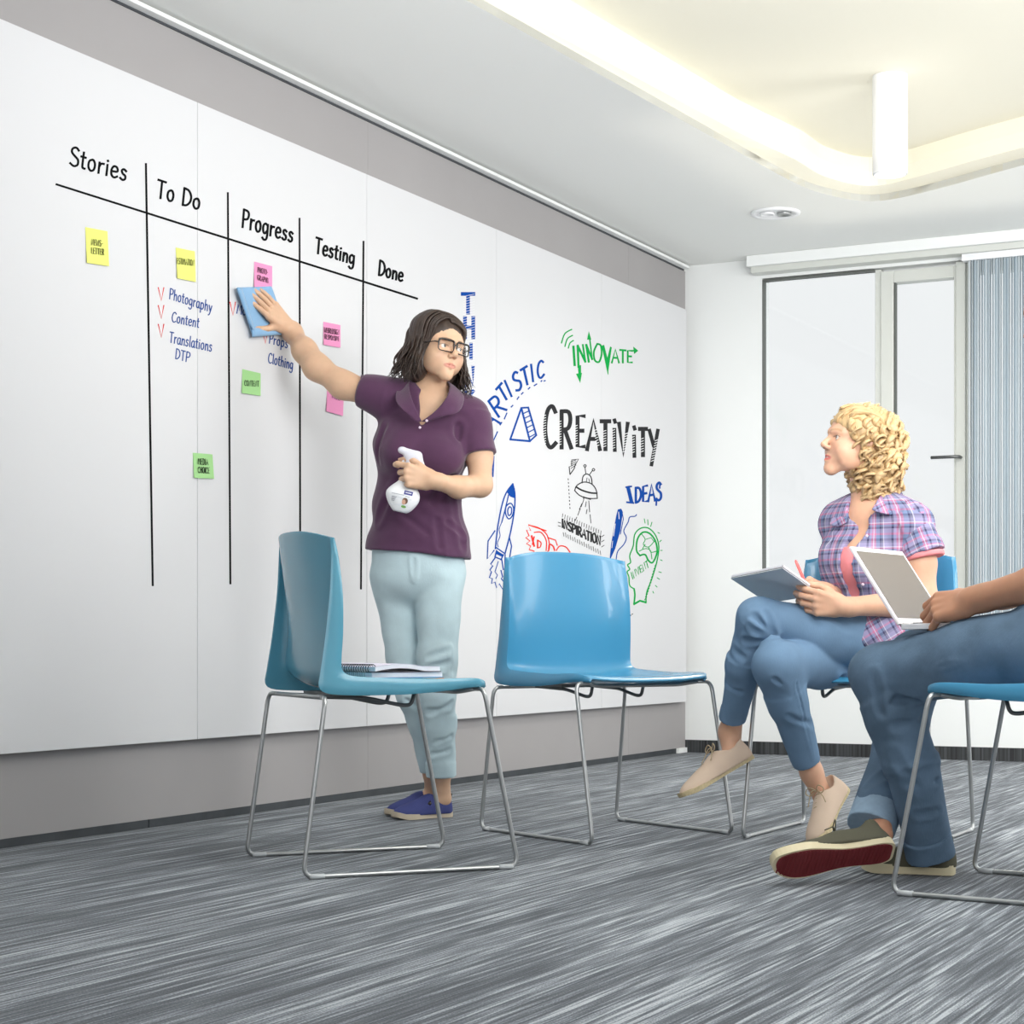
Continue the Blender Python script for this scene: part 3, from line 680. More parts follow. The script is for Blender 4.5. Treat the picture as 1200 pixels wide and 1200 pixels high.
def chair(loc, ang, shellm, label, sc=(1, 1, 1), group='sled-base chairs'):
    root = empty('sled_base_chair', loc, ang, label=label, cat='chair', group=group); root.scale = sc
    for name, me, k in CM:
        if k == 'shell':
            me = me.copy() if me.materials else me
        o = link(name, me, {'shell': shellm, 'metal': M_METAL, 'dark': M_DKMETAL, 'glide': M_GLIDE}[k], root, False)
        if k == 'shell':
            if o.data.materials[0] != shellm: o.data.materials[0] = shellm
            s = o.modifiers.new('solid', 'SOLIDIFY'); s.thickness = .0065; s.offset = -1
            b = o.modifiers.new('bevel', 'BEVEL'); b.width = .0022; b.segments = 2; b.limit_method = 'ANGLE'; b.angle_limit = math.radians(60)
    return root
chA = chair((-.3427, 4.8337, 0), .4072, M_SHELL, 'pale turquoise sled-base chair seen from behind with notebooks on its seat', (1.048, 1.015, 1))
chB = chair((.2783, 5.606, 0), -.9539, M_SHELLB, 'empty blue sled-base chair with its wide back in front of the board drawings', (1.031, 1.043, 1))
chC = chair((1.0257, 5.5263, 0), -2.0501, M_SHELLB, 'blue sled-base chair the blonde woman sits on', (1.026, 1.06, 1))
chD = chair((1.216, 4.274, 0), math.radians(145.4), M_SHELLB, 'blue sled-base chair under the man with the laptop')

# notebooks on the seat of the first chair
def chair_pt(ch, x, y, z):
    a = ch.rotation_euler.z; c, s = math.cos(a), math.sin(a)
    return np.array([ch.location.x+c*x-s*y, ch.location.y+s*x+c*y, z])
M_PAPER = mat('white_paper', srgb(238, 236, 242), .8, .2)
M_PAPERL = mat('lilac_paper', srgb(226, 218, 232), .8, .2)
M_COV = mat('blue_notebook_cover', srgb(70, 140, 196), .35)
M_COVG = mat('grey_notebook_cover', srgb(70, 70, 76), .5)
def pad(name, label, x0, x1, y0, y1, z, nsh, cover, wire, wire_end, coil_r, rot=0, group='notebooks on the chair seat', bend=.004):
    cx, cy = (x0+x1)/2, (y0+y1)/2
    def fr(x, y, h):
        dx, dy = x-cx, y-cy; c, s = math.cos(rot), math.sin(rot)
        return chair_pt(chA, cx+c*dx-s*dy, cy+s*dx+c*dy, z+h)
    root = empty(name, tuple(fr(cx, cy, 0)), label=label, cat='notebook', group=group)
    h = 0
    def slab(nm, h0, h1, m, inset=0):
        mb = MB(); n = 8; vs = []
        for i in range(n+1):
            t = i/n; x = x0+inset+(x1-x0-2*inset)*t; dz = bend*math.sin(t*math.pi*1.3)*1.0
            for y in (y0+inset, y1-inset):
                for hh in (h0, h1): vs.append(fr(x, y, hh+max(0, dz)))
        fs = []
        for i in range(n):
            a, b = 4*i, 4*(i+1)
            fs += [(a, b, b+1, a+1), (a+2, a+3, b+3, b+2), (a, a+2, b+2, b), (a+1, b+1, b+3, a+3)]
        fs += [(0, 1, 3, 2), (4*n, 4*n+2, 4*n+3, 4*n+1)]
        return mb.add(vs, fs).build(nm, m, root)
    slab('cover', 0, .0016, cover); slab('page_block', .0018, nsh, M_PAPER, .002); slab('top_sheet', nsh+.0002, nsh+.0010, M_PAPERL, .001)
    mb = MB(); n = 26; xc = x0 if wire_end == 'x0' else x1
    pts = []
    turns = 22
    for i in range(turns*10+1):
        t = i/(turns*10); a = 2*math.pi*turns*t
        pts.append(fr(xc-.001+coil_r*math.cos(a), y0+.01+(y1-y0-.02)*t, coil_r*.9+coil_r*math.sin(a)))
    mb.tube(pts, .0011, 5).build('spiral_binding', wire, root, smooth=True)
    return root
pad('spiral_notebook', 'blue spiral notebook at the bottom of the stack on the chair seat', -.09, .115, -.13, .15, .4790, .013, M_COV, M_METAL, 'x0', .0115, .14, bend=.0)
pad('spiral_notepad', 'open white spiral notepad with dark coil on top of the blue notebook', -.095, .10, -.14, .14, .4940, .012, M_COVG, M_BLACK, 'x0', .0105, .2, bend=.008)
# ---------------------------------------------------------------- smooth bodies: distance fields meshed with surface nets
def V3(*a): return np.array(a if len(a) > 1 else a[0], float)
def unit(v): v = np.array(v, float); return v/(np.linalg.norm(v)+1e-12)
def frame(f, u):
    """rows: right, forward, up"""
    f = unit(f); u = np.array(u, float); u = unit(u-f*np.dot(u, f)); r = np.cross(f, u); return np.array([r, f, u])
def smin(a, b, k):
    if k <= 0: return np.minimum(a, b)
    h = np.maximum(k-np.abs(a-b), 0)/k
    return np.minimum(a, b)-h*h*k*.25
class Field:
    def __init__(s, prims=None): s.p = list(prims or []); s.creases = []; s.wave = None
    def copy(s): f = Field(s.p); f.creases = list(s.creases); f.wave = s.wave; return f
    def cone(s, a, b, ra, rb=None, k=.02, op='u'): s.p.append(('cone', V3(a), V3(b), ra, ra if rb is None else rb, k, op)); return s
    def chain(s, pts, rs, k=.02):
        for i in range(len(pts)-1): s.cone(pts[i], pts[i+1], rs[i], rs[i+1], k)
        return s
    def fcone(s, a, b, ra, rb, k=.0, op='u'): s.p.append(('fcone', V3(a), V3(b), ra, rb, k, op)); return s
    def econe(s, a, b, wa, da, wb, db, side, k=.03, op='u'): s.p.append(('econe', V3(a), V3(b), wa, da, wb, db, V3(side), k, op)); return s
    def ell(s, c, r, fr=None, k=.02, op='u'): s.p.append(('ell', V3(c), V3(r), np.eye(3) if fr is None else np.array(fr), k, op)); return s
    def cut(s, p, n): s.p.append(('cut', V3(p), unit(n), 0, 'i')); return s
    def crease(s, pts, w, amp): s.creases.append(([V3(p) for p in pts], w*1.12, amp*1.55)); return s
    def __call__(s, X):
        d = np.full(len(X), 10.0)
        for q in s.p:
            t_ = q[0]; k, op = q[-2], q[-1]
            if t_ == 'cone':
                _, a, b, ra, rb = q[:5]; ab = b-a; L = ab@ab
                t = np.clip((X-a)@ab/max(L, 1e-12), 0, 1); v = X-a-t[:, None]*ab
                e = np.sqrt(np.einsum('ij,ij->i', v, v))-(ra+(rb-ra)*t)
            elif t_ == 'fcone':
                _, a, b, ra, rb = q[:5]; ab = b-a; L = math.sqrt(ab@ab); u = ab/L
                h = (X-a)@u; t = np.clip(h/L, 0, 1); v = X-a-h[:, None]*u
                e = np.maximum(np.sqrt(np.einsum('ij,ij->i', v, v))-(ra+(rb-ra)*t), np.abs(h-L/2)-L/2)
            elif t_ == 'econe':
                _, a, b, wa, da, wb, db, sd = q[:8]; ab = b-a; L = math.sqrt(ab@ab); u = ab/L
                sd = unit(sd-u*(sd@u)); dd = np.cross(u, sd)
                h = (X-a)@u; t = np.clip(h/L, 0, 1); ex = h-np.clip(h, 0, L)
                w = wa+(wb-wa)*t; dp = da+(db-da)*t
                x = (X-a)@sd; y = (X-a)@dd; m = np.minimum(w, dp)
                e = (np.sqrt((x/w)**2+(y/dp)**2+(ex/m)**2)-1)*m
            elif t_ == 'ell':
                _, c, r, fr = q[:4]; l = (X-c)@fr.T
                k0 = np.sqrt(((l/r)**2).sum(1)); k1 = np.sqrt(((l/(r*r))**2).sum(1))+1e-9
                e = k0*(k0-1)/k1
            else:
                e = (X-q[1])@q[2]; d = np.maximum(d, e); continue
            if op == 'u': d = smin(d, e, k)
            else: d = -smin(-d, e, k)
        near = np.abs(d) < .05
        if near.any() and (s.creases or s.wave):
            Y = X[near]; add = np.zeros(len(Y))
            for pts, w, amp in s.creases:
                best = np.full(len(Y), 10.0)
                for a, b in zip(pts[:-1], pts[1:]):
                    ab = b-a; t = np.clip((Y-a)@ab/(ab@ab), 0, 1); v = Y-a-t[:, None]*ab
                    best = np.minimum(best, np.einsum('ij,ij->i', v, v))
                add += amp*(np.exp(-best/(w*w))-.45*np.exp(-(np.sqrt(best)-2.0*w)**2/(w*w)))
            if s.wave: add += s.wave(Y)
            d[near] += add
        return d
def nets(F, lo, hi, h, keep=None):
    lo = V3(lo); hi = V3(hi); B = 4; H = B*h; n = np.ceil((hi-lo)/H).astype(int)
    g = np.stack(np.meshgrid(*[np.arange(k) for k in n], indexing='ij'), -1).reshape(-1, 3)
    c = lo+(g+.5)*H; d = np.concatenate([F(c[i:i+200000]) for i in range(0, len(c), 200000)])
    g = g[np.abs(d) < H*1.05+.004]
    if not len(g): return np.zeros((0, 3)), np.zeros((0, 4), int)
    o = np.stack(np.meshgrid(*[np.arange(B+1)]*3, indexing='ij'), -1).reshape(-1, 3)
    vals = np.empty((len(g), (B+1)**3), np.float32)
    for i in range(0, len(g), 2000):
        X = (lo+(g[i:i+2000, None, :]*B+o[None])*h).reshape(-1, 3); vals[i:i+2000] = F(X).reshape(-1, (B+1)**3)
    Vv = vals.reshape(-1, B+1, B+1, B+1); S = Vv < 0
    N = n*B+2
    gid = lambda ix: (ix[..., 0]*N[1]+ix[..., 1])*N[2]+ix[..., 2]
    cor = [(i, j, k) for i in (0, 1) for j in (0, 1) for k in (0, 1)]
    sl = lambda A, q: A[:, q[0]:q[0]+B, q[1]:q[1]+B, q[2]:q[2]+B]
    cs = sum(sl(S, q).astype(int) for q in cor); m = (cs > 0) & (cs < 8)
    bi, ci, cj, ck = np.nonzero(m); base = g[bi]*B+np.stack([ci, cj, ck], 1)
    acc = np.zeros((len(bi), 3)); cnt = np.zeros(len(bi)); vc = {q: sl(Vv, q)[m] for q in cor}
    for q in cor:
        for ax in range(3):
            if q[ax]: continue
            r = list(q); r[ax] = 1; r = tuple(r); a, b = vc[q], vc[r]; x = (a < 0) != (b < 0)
            t = a[x]/(a[x]-b[x]); p = np.tile(np.array(q, float), (x.sum(), 1)); p[:, ax] += t
            acc[x] += p; cnt[x] += 1
    verts = lo+(base+acc/cnt[:, None])*h; ids = gid(base); od = np.argsort(ids); ids = ids[od]; verts = verts[od]
    quads = []
    for ax in range(3):
        a1, a2 = (ax+1) % 3, (ax+2) % 3
        s0 = S[:, :B, :B, :B]; q = [0, 0, 0]; q[ax] = 1; s1 = sl(S, q); x = s0 != s1
        bi, i, j, k = np.nonzero(x); e = g[bi]*B+np.stack([i, j, k], 1); flip = s0[x]
        idx = []
        for d1, d2 in ((-1, -1), (0, -1), (0, 0), (-1, 0)):
            t = e.copy(); t[:, a1] += d1; t[:, a2] += d2; bad = (t < 0).any(1); gi = gid(t); p = np.searchsorted(ids, gi); p = np.clip(p, 0, len(ids)-1)
            idx.append(np.where((ids[p] == gi) & ~bad, p, -1))
        Q = np.stack(idx, 1); ok = (Q >= 0).all(1); Q = Q[ok]; f = flip[ok]
        Q[~f] = Q[~f][:, ::-1]; quads.append(Q)
    Q = np.concatenate(quads)
    if keep is not None:
        Q = Q[keep(verts[Q].mean(1))]
    used, inv = np.unique(Q, return_inverse=True)
    return verts[used], inv.reshape(-1, 4)
def mesh_obj(name, chunks, m, parent, color=None, cloth=None, mats=None):
    vs = np.concatenate([c[0] for c in chunks]); off = 0; fs = []
    for v, f in chunks: fs.append(f+off); off += len(v)
    fs = np.concatenate(fs)
    me = bpy.data.meshes.new(name); me.vertices.add(len(vs)); me.vertices.foreach_set('co', vs.astype(np.float32).ravel())
    me.loops.add(len(fs)*4); me.loops.foreach_set('vertex_index', fs.astype(np.int32).ravel())
    me.polygons.add(len(fs)); me.polygons.foreach_set('loop_start', np.arange(0, len(fs)*4, 4, dtype=np.int32))
    try: me.polygons.foreach_set('loop_total', np.full(len(fs), 4, dtype=np.int32))
    except Exception: pass
    me.polygons.foreach_set('use_smooth', [True]*len(fs)); me.update(calc_edges=True); me.validate()
    if color is not None:
        a = me.color_attributes.new('tint', 'FLOAT_COLOR', 'POINT'); c = color(vs); c = np.concatenate([c, np.ones((len(c), 1))], 1)
        a.data.foreach_set('color', c.astype(np.float32).ravel())
    if cloth is not None:
        a = me.attributes.new('cloth', 'FLOAT_VECTOR', 'POINT'); a.data.foreach_set('vector', cloth(vs).astype(np.float32).ravel())
    return link(name, me, m, parent)
def bounds(F, pad=.03, pts=None):
    lo = np.full(3, 1e9); hi = -lo
    for q in F.p:
        if q[-1] != 'u': continue
        if q[0] in ('cone', 'fcone'): r = max(q[3], q[4]); ps = (q[1], q[2])
        elif q[0] == 'econe': r = max(q[3:7]); ps = (q[1], q[2])
        elif q[0] == 'ell': r = max(q[2]); ps = (q[1],)
        else: continue
        for p in ps: lo = np.minimum(lo, p-r-pad); hi = np.maximum(hi, p+r+pad)
    return lo, hi
def mesh_field(name, F, h, m, parent, color=None, cloth=None, fine=()):
    """fine: list of (centre, radius, h) balls meshed at a finer grid, joined in the same mesh"""
    lo, hi = bounds(F); ch = []
    def keep(X):
        k = np.ones(len(X), bool)
        for c, r, _ in fine: k &= ((X-c)**2).sum(1) > (r-.006)**2
        return k
    ch.append(nets(F, lo, hi, h, keep if fine else None))
    for c, r, hf in fine:
        ch.append(nets(F, V3(c)-r-.01, V3(c)+r+.01, hf, lambda X, c=c, r=r: ((X-c)**2).sum(1) < r*r))
    return mesh_obj(name, [c for c in ch if len(c[0])], m, parent, color, cloth)

# ---- anatomy
def add_head(F, O, f, u, s=1.0, female=True, open_mouth=0.0, kneck=.02):
    R = frame(f, u)
    L = lambda x, y, z: V3(O)+s*(x*R[0]+y*R[1]+z*R[2])
    E = lambda c, r, k=.02, op='u': F.ell(L(*c), V3(r)*s, R, k*s, op)
    Cn = lambda a, b, ra, rb, k=.012, op='u': F.cone(L(*a), L(*b), ra*s, rb*s, k*s, op)
    E((0, -.014, .034), (.073, .092, .084), .02)
    E((0, .028, -.010), (.058, .060, .068), .03)
    E((0, .034, .045), (.056, .046, .048), .03)
    for x in (-1, 1):
        Cn((x*.042, .000, -.036), (x*.010, .064, -.084), .018, .014, .022)
        E((x*.034, .060, -.026), (.024, .022, .024), .025)
        Cn((x*.012, .086, .021), (x*.044, .068, .020), .0085, .007, .02)
        E((x*.043, .036, -.046), (.016, .028, .026), .03)
        E((x*.075, -.008, -.008), (.007, .017, .030), .008)
    E((0, .073, -.087), (.014, .014, .013), .018)
    E((0, .066, -.055), (.028, .022, .026), .02)
    for x in (-1, 1):       # eye hollows, then lids
        E((x*.031, .093, .003), (.0160, .0105, .0098), .010, 's')
        E((x*.031, .0705, .003), (.0152, .0146, .0138), .004)
        E((x*.031, .086, .0025), (.0128, .0090, .0068), .002, 's')
    Cn((0, .084, .012), (0, .106, -.020), .0068, .0088, .008)
    for x in (-1, 1): E((x*.0095, .095, -.027), (.0068, .009, .0062), .006)
    E((0, .1035, -.0225), (.0085, .0085, .0075), .006)
    for x in (-1, 1):
        Cn((x*.0240, .0780, -.0525), (x*.004, .0890, -.0500), .0024, .0040, .005)
        Cn((x*.0225, .0780, -.0545), (0, .0880, -.0615-open_mouth), .0024, .0050, .005)
    Cn((-.018, .0885, -.0550-open_mouth*.4), (.018, .0885, -.0550-open_mouth*.4), .0015+open_mouth*.35, .0015+open_mouth*.35, .002, 's')
    return L, R
def head_color(L0, R, s, base, lip, brow, brow_w=1.0):
    """pigment: lips, eyebrows, slight blush where the face itself carries them"""
    def fn(X, c):
        l = (X-V3(L0))@R.T/s; x, y, z = l[:, 0], l[:, 1], l[:, 2]
        def mix(m, col): c[:] = c*(1-m[:, None])+np.array(col)[None]*m[:, None]
        ax = np.abs(x)
        m = np.clip(1-(((ax)/.026)**2+((z+.0565)/.0092)**2)**2, 0, 1)*(y > .075); mix(np.clip(m*1.6, 0, 1)*.85, lip)
        zb = .0225+.004*np.sin(np.clip((ax-.012)/.036, 0, 1)*math.pi); m = np.exp(-((z-zb)/.0032)**4)*(ax > .012)*(ax < .050)*(y > .05); mix(m*.85*brow_w, brow)
        m = np.exp(-((ax-.038)/.018)**2-((z+.03)/.018)**2)*(y > .03); mix(m*.12, lip)
        ex = ((ax-.031)/.0155)**2; m = np.exp(-((z-.0085+.0035*ex)/.0013)**2)*(ex < 1)*(y > .07); mix(m*.75, (.03, .02, .02))
        return c
    return fn
def eyes(parent, L, R, s, iris, look):
    look = unit(look)
    for x in (-1, 1):
        c = L(x*.031, .0722, .0028); mb = MB(); mb.ball(c, .0122*s, 16); e = mb.build('eye', M_EYE, parent, smooth=True)
        fr = frame(look, R[2]); mb = MB()
        vs = [c+look*.01245*s]; n = 16
        for rr in (.0028, .0056):
            for k in range(n):
                a = 2*math.pi*k/n; y = math.sqrt(max(0, .01245**2-rr**2))
                vs.append(c+s*(look*y+fr[0]*rr*math.cos(a)+fr[2]*rr*math.sin(a)))
        fs = [(0, 1+k, 1+(k+1) % n) for k in range(n)]+[(1+k, 1+n+k, 1+n+(k+1) % n, 1+(k+1) % n) for k in range(n)]
        o = mb.add([v-look*.0004 for v in vs], fs); mi = mb.build('iris', iris, e, smooth=True)
        MB().ball(c+look*.0104*s, (.0026*s, .0026*s, .0026*s), 8).build('pupil', M_BLACK, e, smooth=True)
M_EYE = mat('eye_white', srgb(214, 208, 202), .3, .4); M_IRISB = mat('iris_brown', srgb(84, 56, 40), .2, .5); M_IRISG = mat('iris_grey', srgb(70, 78, 84), .2, .5)

def add_hand(F, w, along, back, thumb_side, curls, s=1.0, spread=(.10, .02, -.06, -.16), thumb=None, k=.010, kf=.0025, rf=1.0):
    """w wrist; along = palm direction; back = normal of the back of the hand; thumb_side; curls = 4 x (a1,a2,a3) degrees towards the palm"""
    y = unit(along); x = V3(thumb_side); x = unit(x-y*(x@y)); z = unit(V3(back)-y*(V3(back)@y)-x*(V3(back)@x))
    L = lambda a, b, c=0: V3(w)+s*(a*x+b*y+c*z)
    bx = (.029, .010, -.010, -.028); by = (.086, .090, .085, .076)
    seg = ((.042, .026, .020), (.046, .030, .021), (.042, .028, .021), (.033, .021, .018))
    F.cone(L(0, -.02), L(0, .015), .024*s, .024*s, .02)
    for i in range(4):
        F.cone(L(bx[i]*.45, .012, 0), L(bx[i], by[i], 0), .0155*s, .0115*s, k)
    F.cone(L(.020, .018, -.006), L(.034, .048, -.010), .0155*s, .0120*s, k)
    F.cone(L(-.022, .020, -.006), L(-.026, .055, -.006), .013*s, .010*s, k)
    tips = []
    for i in range(4):
        p = V3(bx[i], by[i], 0); sp = spread[i]; ang = 0.0; prev = L(*p)
        for j in range(3):
            ang += math.radians(curls[i][j]); d = V3(math.sin(sp)*math.cos(ang), math.cos(sp)*math.cos(ang), -math.sin(ang))
            p = p+d*seg[i][j]; q = L(*p); r0 = (.0092, .0084, .0076)[j]*s*rf*(.88 if i == 3 else 1); r1 = (.0084, .0076, .0064)[j]*s*rf*(.88 if i == 3 else 1)
            F.cone(prev, q, r0, r1, kf if j or i else kf); prev = q
        tips.append((prev, d))
    if thumb is None: thumb = ((.70, .70, -.15), (.45, .88, -.15), (.25, .95, -.2))
    p = V3(.034, .044, -.010); prev = L(*p)
    for j, (d, ln) in enumerate(zip(thumb, (.034, .030, .024))):
        p = p+unit(d)*ln; q = L(*p); F.cone(prev, q, (.0118, .0104, .0092)[j]*s*rf, (.0104, .0092, .0074)[j]*s*rf, .006 if j == 0 else .002); prev = q
    return L, tips
def fold_wave(fr, amp, f1, f2, ph=0.0):
    """soft irregular cloth ripple in the local frame fr (rows)"""
    fr = np.array(fr)
    def w(X):
        l = X@fr.T; a, b, c = l[:, 0], l[:, 1], l[:, 2]
        return amp*(np.sin(f1*a+1.3*np.sin(f2*b+ph)+1.1*np.sin(f2*1.3*c))*.6+.4*np.sin(f1*1.9*a+2.1*np.sin(f2*1.2*c+1+ph)+f2*b))
    return w
def tube_obj(name, pts, r, m, parent, n=8, r1=None, sm=4):
    return MB().tube(catmull(pts, sm) if sm else pts, r, n, r1).build(name, m, parent, smooth=True)

# ---- shoes
def shoe(parent, heel, toe, up, s, upper_m, sole_m, lace_m=None, name='shoe', tread_m=None, wide=1.0, opening=.05, top=.062, sole_t=.020, toe_cap=None, gore=None, label=None):
    """heel, toe: ends of the sole's underside; up: normal away from the sole"""
    heel, toe = V3(heel), V3(toe); Ln = np.linalg.norm(toe-heel); f = unit(toe-heel); u = V3(up); u = unit(u-f*(u@f)); r = np.cross(f, u)
    L = lambda x, y, z: heel+r*x+f*y*Ln+u*z
    root = None
    base = [(0, .0), (.022, .006), (.031, .06), (.033, .14), (.030, .30), (.031, .45), (.040, .62), (.045, .74), (.041, .87), (.026, .97), (.008, 1.0)]
    W = [(x*wide*s, y) for x, y in base]
    ol = [np.array(p) for p in W]+[np.array((-x*.94, y)) for x, y in W[::-1]]
    ol = catmull(ol, 3, True)
    mb = MB(); mb.prism([(p[0], p[1]) for p in ol], 0, sole_t, lambda a, b, h: L(a*(1+.02*(h > 0)), b, h+.010*max(0, (b-.8)/.2)**2*(1)))
    mb.build('sole', sole_m, parent, smooth=False, bevel=.003)
    if tread_m:
        m2 = MB()
        m2.prism([(p[0]*.9, .5+(p[1]-.5)*.95) for p in ol], -.0015, .0006, lambda a, b, h: L(a, b, h+.010*max(0, (b-.8)/.2)**2))
        m2.build('tread', tread_m, parent)
        rb = MB()
        for i in range(30):
            y = .05+.9*i/29; hw = np.interp(y, [q[1] for q in base], [q[0] for q in base])*wide*s*.80
            rb.prism([(-hw, y-.004), (hw, y-.004+.02), (hw, y+.004+.02), (-hw, y+.004)], -.0032, -.0014, lambda a, b, h: L(a, b, h+.010*max(0, (b-.8)/.2)**2))
        rb.build('tread_rib', tread_m, parent)
    F = Field(); z0 = sole_t*.6
    F.econe(L(0, .13, z0+.012), L(0, .13, top), .030*wide*s, Ln*.125, .027*wide*s, Ln*.115, r, .02)
    F.ell(L(0, .12, z0+.015), (.030*wide*s, Ln*.12, .034), [r, f, u], .02)
    F.ell(L(0, .45, z0+.012), (.034*wide*s, Ln*.30, .040), [r, f, u], .03)
    F.ell(L(0, .36, z0+.030), (.027*wide*s, Ln*.17, .034), [r, f, u], .03)
    F.ell(L(.003, .73, z0+.005), (.042*wide*s, Ln*.25, .030), [r, f, u], .03)
    F.cut(L(0, 0, sole_t*.75), -u)
    F.ell(L(0, .19, top+.022), (.027*wide*s, Ln*.155, .042), [r, f, u], .006, 's')
    up_ = mesh_field('upper', F, .0034, upper_m, parent)
    if lace_m:
        zt = lambda y: z0+.074-.09*(y-.36)
        for i in range(4):
            y = .40+.055*i; z = zt(y)-.004; tube_obj('lace', [L(-.016, y-.01, z-.008), L(0, y, z+.001), L(.016, y+.01, z-.008)], .0016, lace_m, parent, 6)
        z = zt(.38)+.004
        for sx in (-1, 1):
            tube_obj('lace', [L(0, .38, z), L(sx*.018, .37, z+.014), L(sx*.034, .40, z+.004), L(sx*.022, .42, z-.006), L(0, .39, z)], .0016, lace_m, parent, 6)
            tube_obj('lace', [L(0, .38, z), L(sx*.012, .40, z+.004), L(sx*.026, .46, z-.012), L(sx*.034, .52, z-.024)], .0015, lace_m, parent, 6)
    return L
def hair_lock(mb, pts, r, flat=.5, n=6, tip=.15):
    pts = catmull(pts, 5); N = len(pts); rs = [r*(min(1, .55+2.2*i/N))*(1 if i < N*.55 else max(tip, 1-(i-N*.55)/(N*.45))) for i in range(N)]
    mb.tube(pts, rs, n, flat=flat)
# ---------------------------------------------------------------- people: materials
def skin(name, col): return mat(name, col, .48, .4, attr='tint', sss=.12, noise=(45, .035))
SK1 = srgb(207, 169, 140); SK2 = srgb(214, 168, 140); SK3 = srgb(184, 134, 106)
M_SK1 = skin('skin_fair', SK1); M_SK2 = skin('skin_rosy', SK2); M_SK3 = skin('skin_tan', SK3)
M_POLO = mat('plum_pique_cotton', srgb(80, 48, 76), .8, .25, noise=(30, .05), bump=(420, .25, (1, 1, 1), .002), sheen=.25)
M_JEANP = mat('pale_denim', srgb(182, 202, 208), .85, .2, noise=(18, .05), bump=(300, .25, (1, 1, .3), .002))
M_JEANB = mat('blue_denim', srgb(108, 136, 164), .85, .2, noise=(14, .07), bump=(300, .25, (1, 1, .3), .002))
M_JEAND = mat('worn_blue_denim', srgb(94, 116, 138), .85, .2, noise=(11, .2), bump=(260, .35, (1, 1, .3), .002))
M_JEANE = mat('turned_denim_cuff', srgb(140, 162, 182), .85, .2, noise=(60, .06))
M_HAIRD = mat('dark_brown_hair', srgb(58, 45, 38), .42, .5, noise=(60, .35, (1, 1, .15)))
M_HAIRB = mat('blonde_hair', srgb(196, 166, 122), .45, .5, noise=(50, .22, (1, 1, .3)))
M_NAVY = mat('violet_blue_canvas', srgb(66, 72, 122), .85, .2, bump=(500, .2, (1, 1, 1), .001)); M_TAN = mat('tan_rubber', srgb(196, 182, 160), .7)
M_BEIGE = mat('beige_canvas', srgb(206, 184, 164), .85, .2, bump=(500, .2, (1, 1, 1), .001)); M_JUTE = mat('straw_sole', srgb(190, 174, 138), .9, noise=(150, .15))
M_LACE = mat('beige_lace', srgb(176, 158, 128), .9)
M_OLIVE = mat('olive_canvas', srgb(92, 90, 76), .85, .2, bump=(500, .2, (1, 1, 1), .001)); M_RUB = mat('cream_rubber', srgb(214, 202, 168), .6)
M_REDSOLE = mat('dark_red_rubber', srgb(122, 42, 46), .6); M_LACED = mat('olive_lace', srgb(84, 80, 66), .9)
M_FRAME = mat('dark_eyeglass_acetate', srgb(34, 26, 24), .25)
M_PINK = mat('pink_jersey', srgb(236, 146, 150), .8, .2)
M_LENS = thin_glass('clear_lens', (1, 1, 1, 1), .012)
TC = lambda c: np.array(c[:3])
def flat_col(base, extra=()):
    def fn(X):
        c = np.tile(TC(base), (len(X), 1))
        for e in extra: c = e(X, c)
        return c
    return fn

# ================================================================ the standing woman
w1 = empty('person', (-.26, 6.1, 0), label='standing woman with dark wavy hair, glasses and plum polo shirt wiping the whiteboard', cat='person')
HO = P(512, 411, 6.08); HF = V3(.60, -.79, -.04); HU = V3(.14, .02, .99)
side = unit(V3(1, -.12, 0))
B1 = Field()
hd, HR = add_head(B1, HO, HF, HU, 1.0)
B1.cone(P(508, 424, 6.11), P(506, 462, 6.13), .050, .052, .025).cone(P(506, 462, 6.13), P(500, 490, 6.12), .052, .06, .03)
def torso1(F, g=0.0):
    F.cone(P(506, 470, 6.14), P(452, 468, 6.12), .048+g, .046+g, .03).cone(P(510, 472, 6.14), P(549, 489, 6.12), .048+g, .046+g, .03)
    F.econe(P(500, 482, 6.12), P(493, 525, 6.12), .125+g, .082+g, .130+g, .100+g, side, .05)
    F.econe(P(493, 525, 6.12), P(489, 590, 6.12), .125+g, .100+g, .114+g, .088+g, side, .05)
    F.econe(P(489, 590, 6.12), P(490, 650, 6.12), .120+g, .090+g, .137+g*2, .088+g*2.4, side, .05)
    F.ell(P(472, 532, 6.04), (.060+g*.4, .050+g*.4, .058+g*.4), None, .04).ell(P(517, 535, 6.03), (.060+g*.4, .050+g*.4, .058+g*.4), None, .04)
torso1(B1)
B1.econe(P(490, 645, 6.12), P(489, 675, 6.12), .135, .085, .12, .08, side, .03)
# legs and feet (skin)
LA = [P(462, 690, 6.16), P(484, 800, 6.12), P(507, 905, 6.16)]; LB = [P(517, 690, 6.10), P(514, 800, 6.03), P(517, 905, 6.07)]
for q in (LA, LB): B1.cone(q[0], q[1], .07, .046, .03).cone(q[1], q[2], .046, .030, .02)
B1.cone(LA[2], P(507, 930, 6.20), .029, .026, .02).cone(LB[2], P(519, 934, 6.09), .029, .026, .02)
B1.cone(P(519, 938, 6.09), P(492, 946, 6.05), .022, .015, .02).cone(P(507, 932, 6.20), P(484, 940, 6.16), .022, .015, .02)
# arm reaching to the board
arm = [P(446, 465, 6.10), P(402, 451, 6.14), P(371, 430, 6.18), P(357, 411, 6.23), P(343, 390, 6.31), P(338, 383, 6.345)]
B1.chain(arm, [.044, .0400, .0385, .0350, .0265, .0240], .04)
PO = .060
hw_ = wallp(336, 382, PO+.012); hk = wallp(312, 357, PO)
_, tips1 = add_hand(B1, hw_, hk-hw_, V3(WN[0], WN[1], 0), wallp(300, 385, PO)-wallp(312, 357, PO),
         [(4, 6, 6), (2, 6, 8), (2, 8, 8), (4, 8, 8)], 1.04, (.0, -.02, -.07, -.14), ((.74, .68, -.05), (.60, .80, -.08), (.52, .86, -.1)))
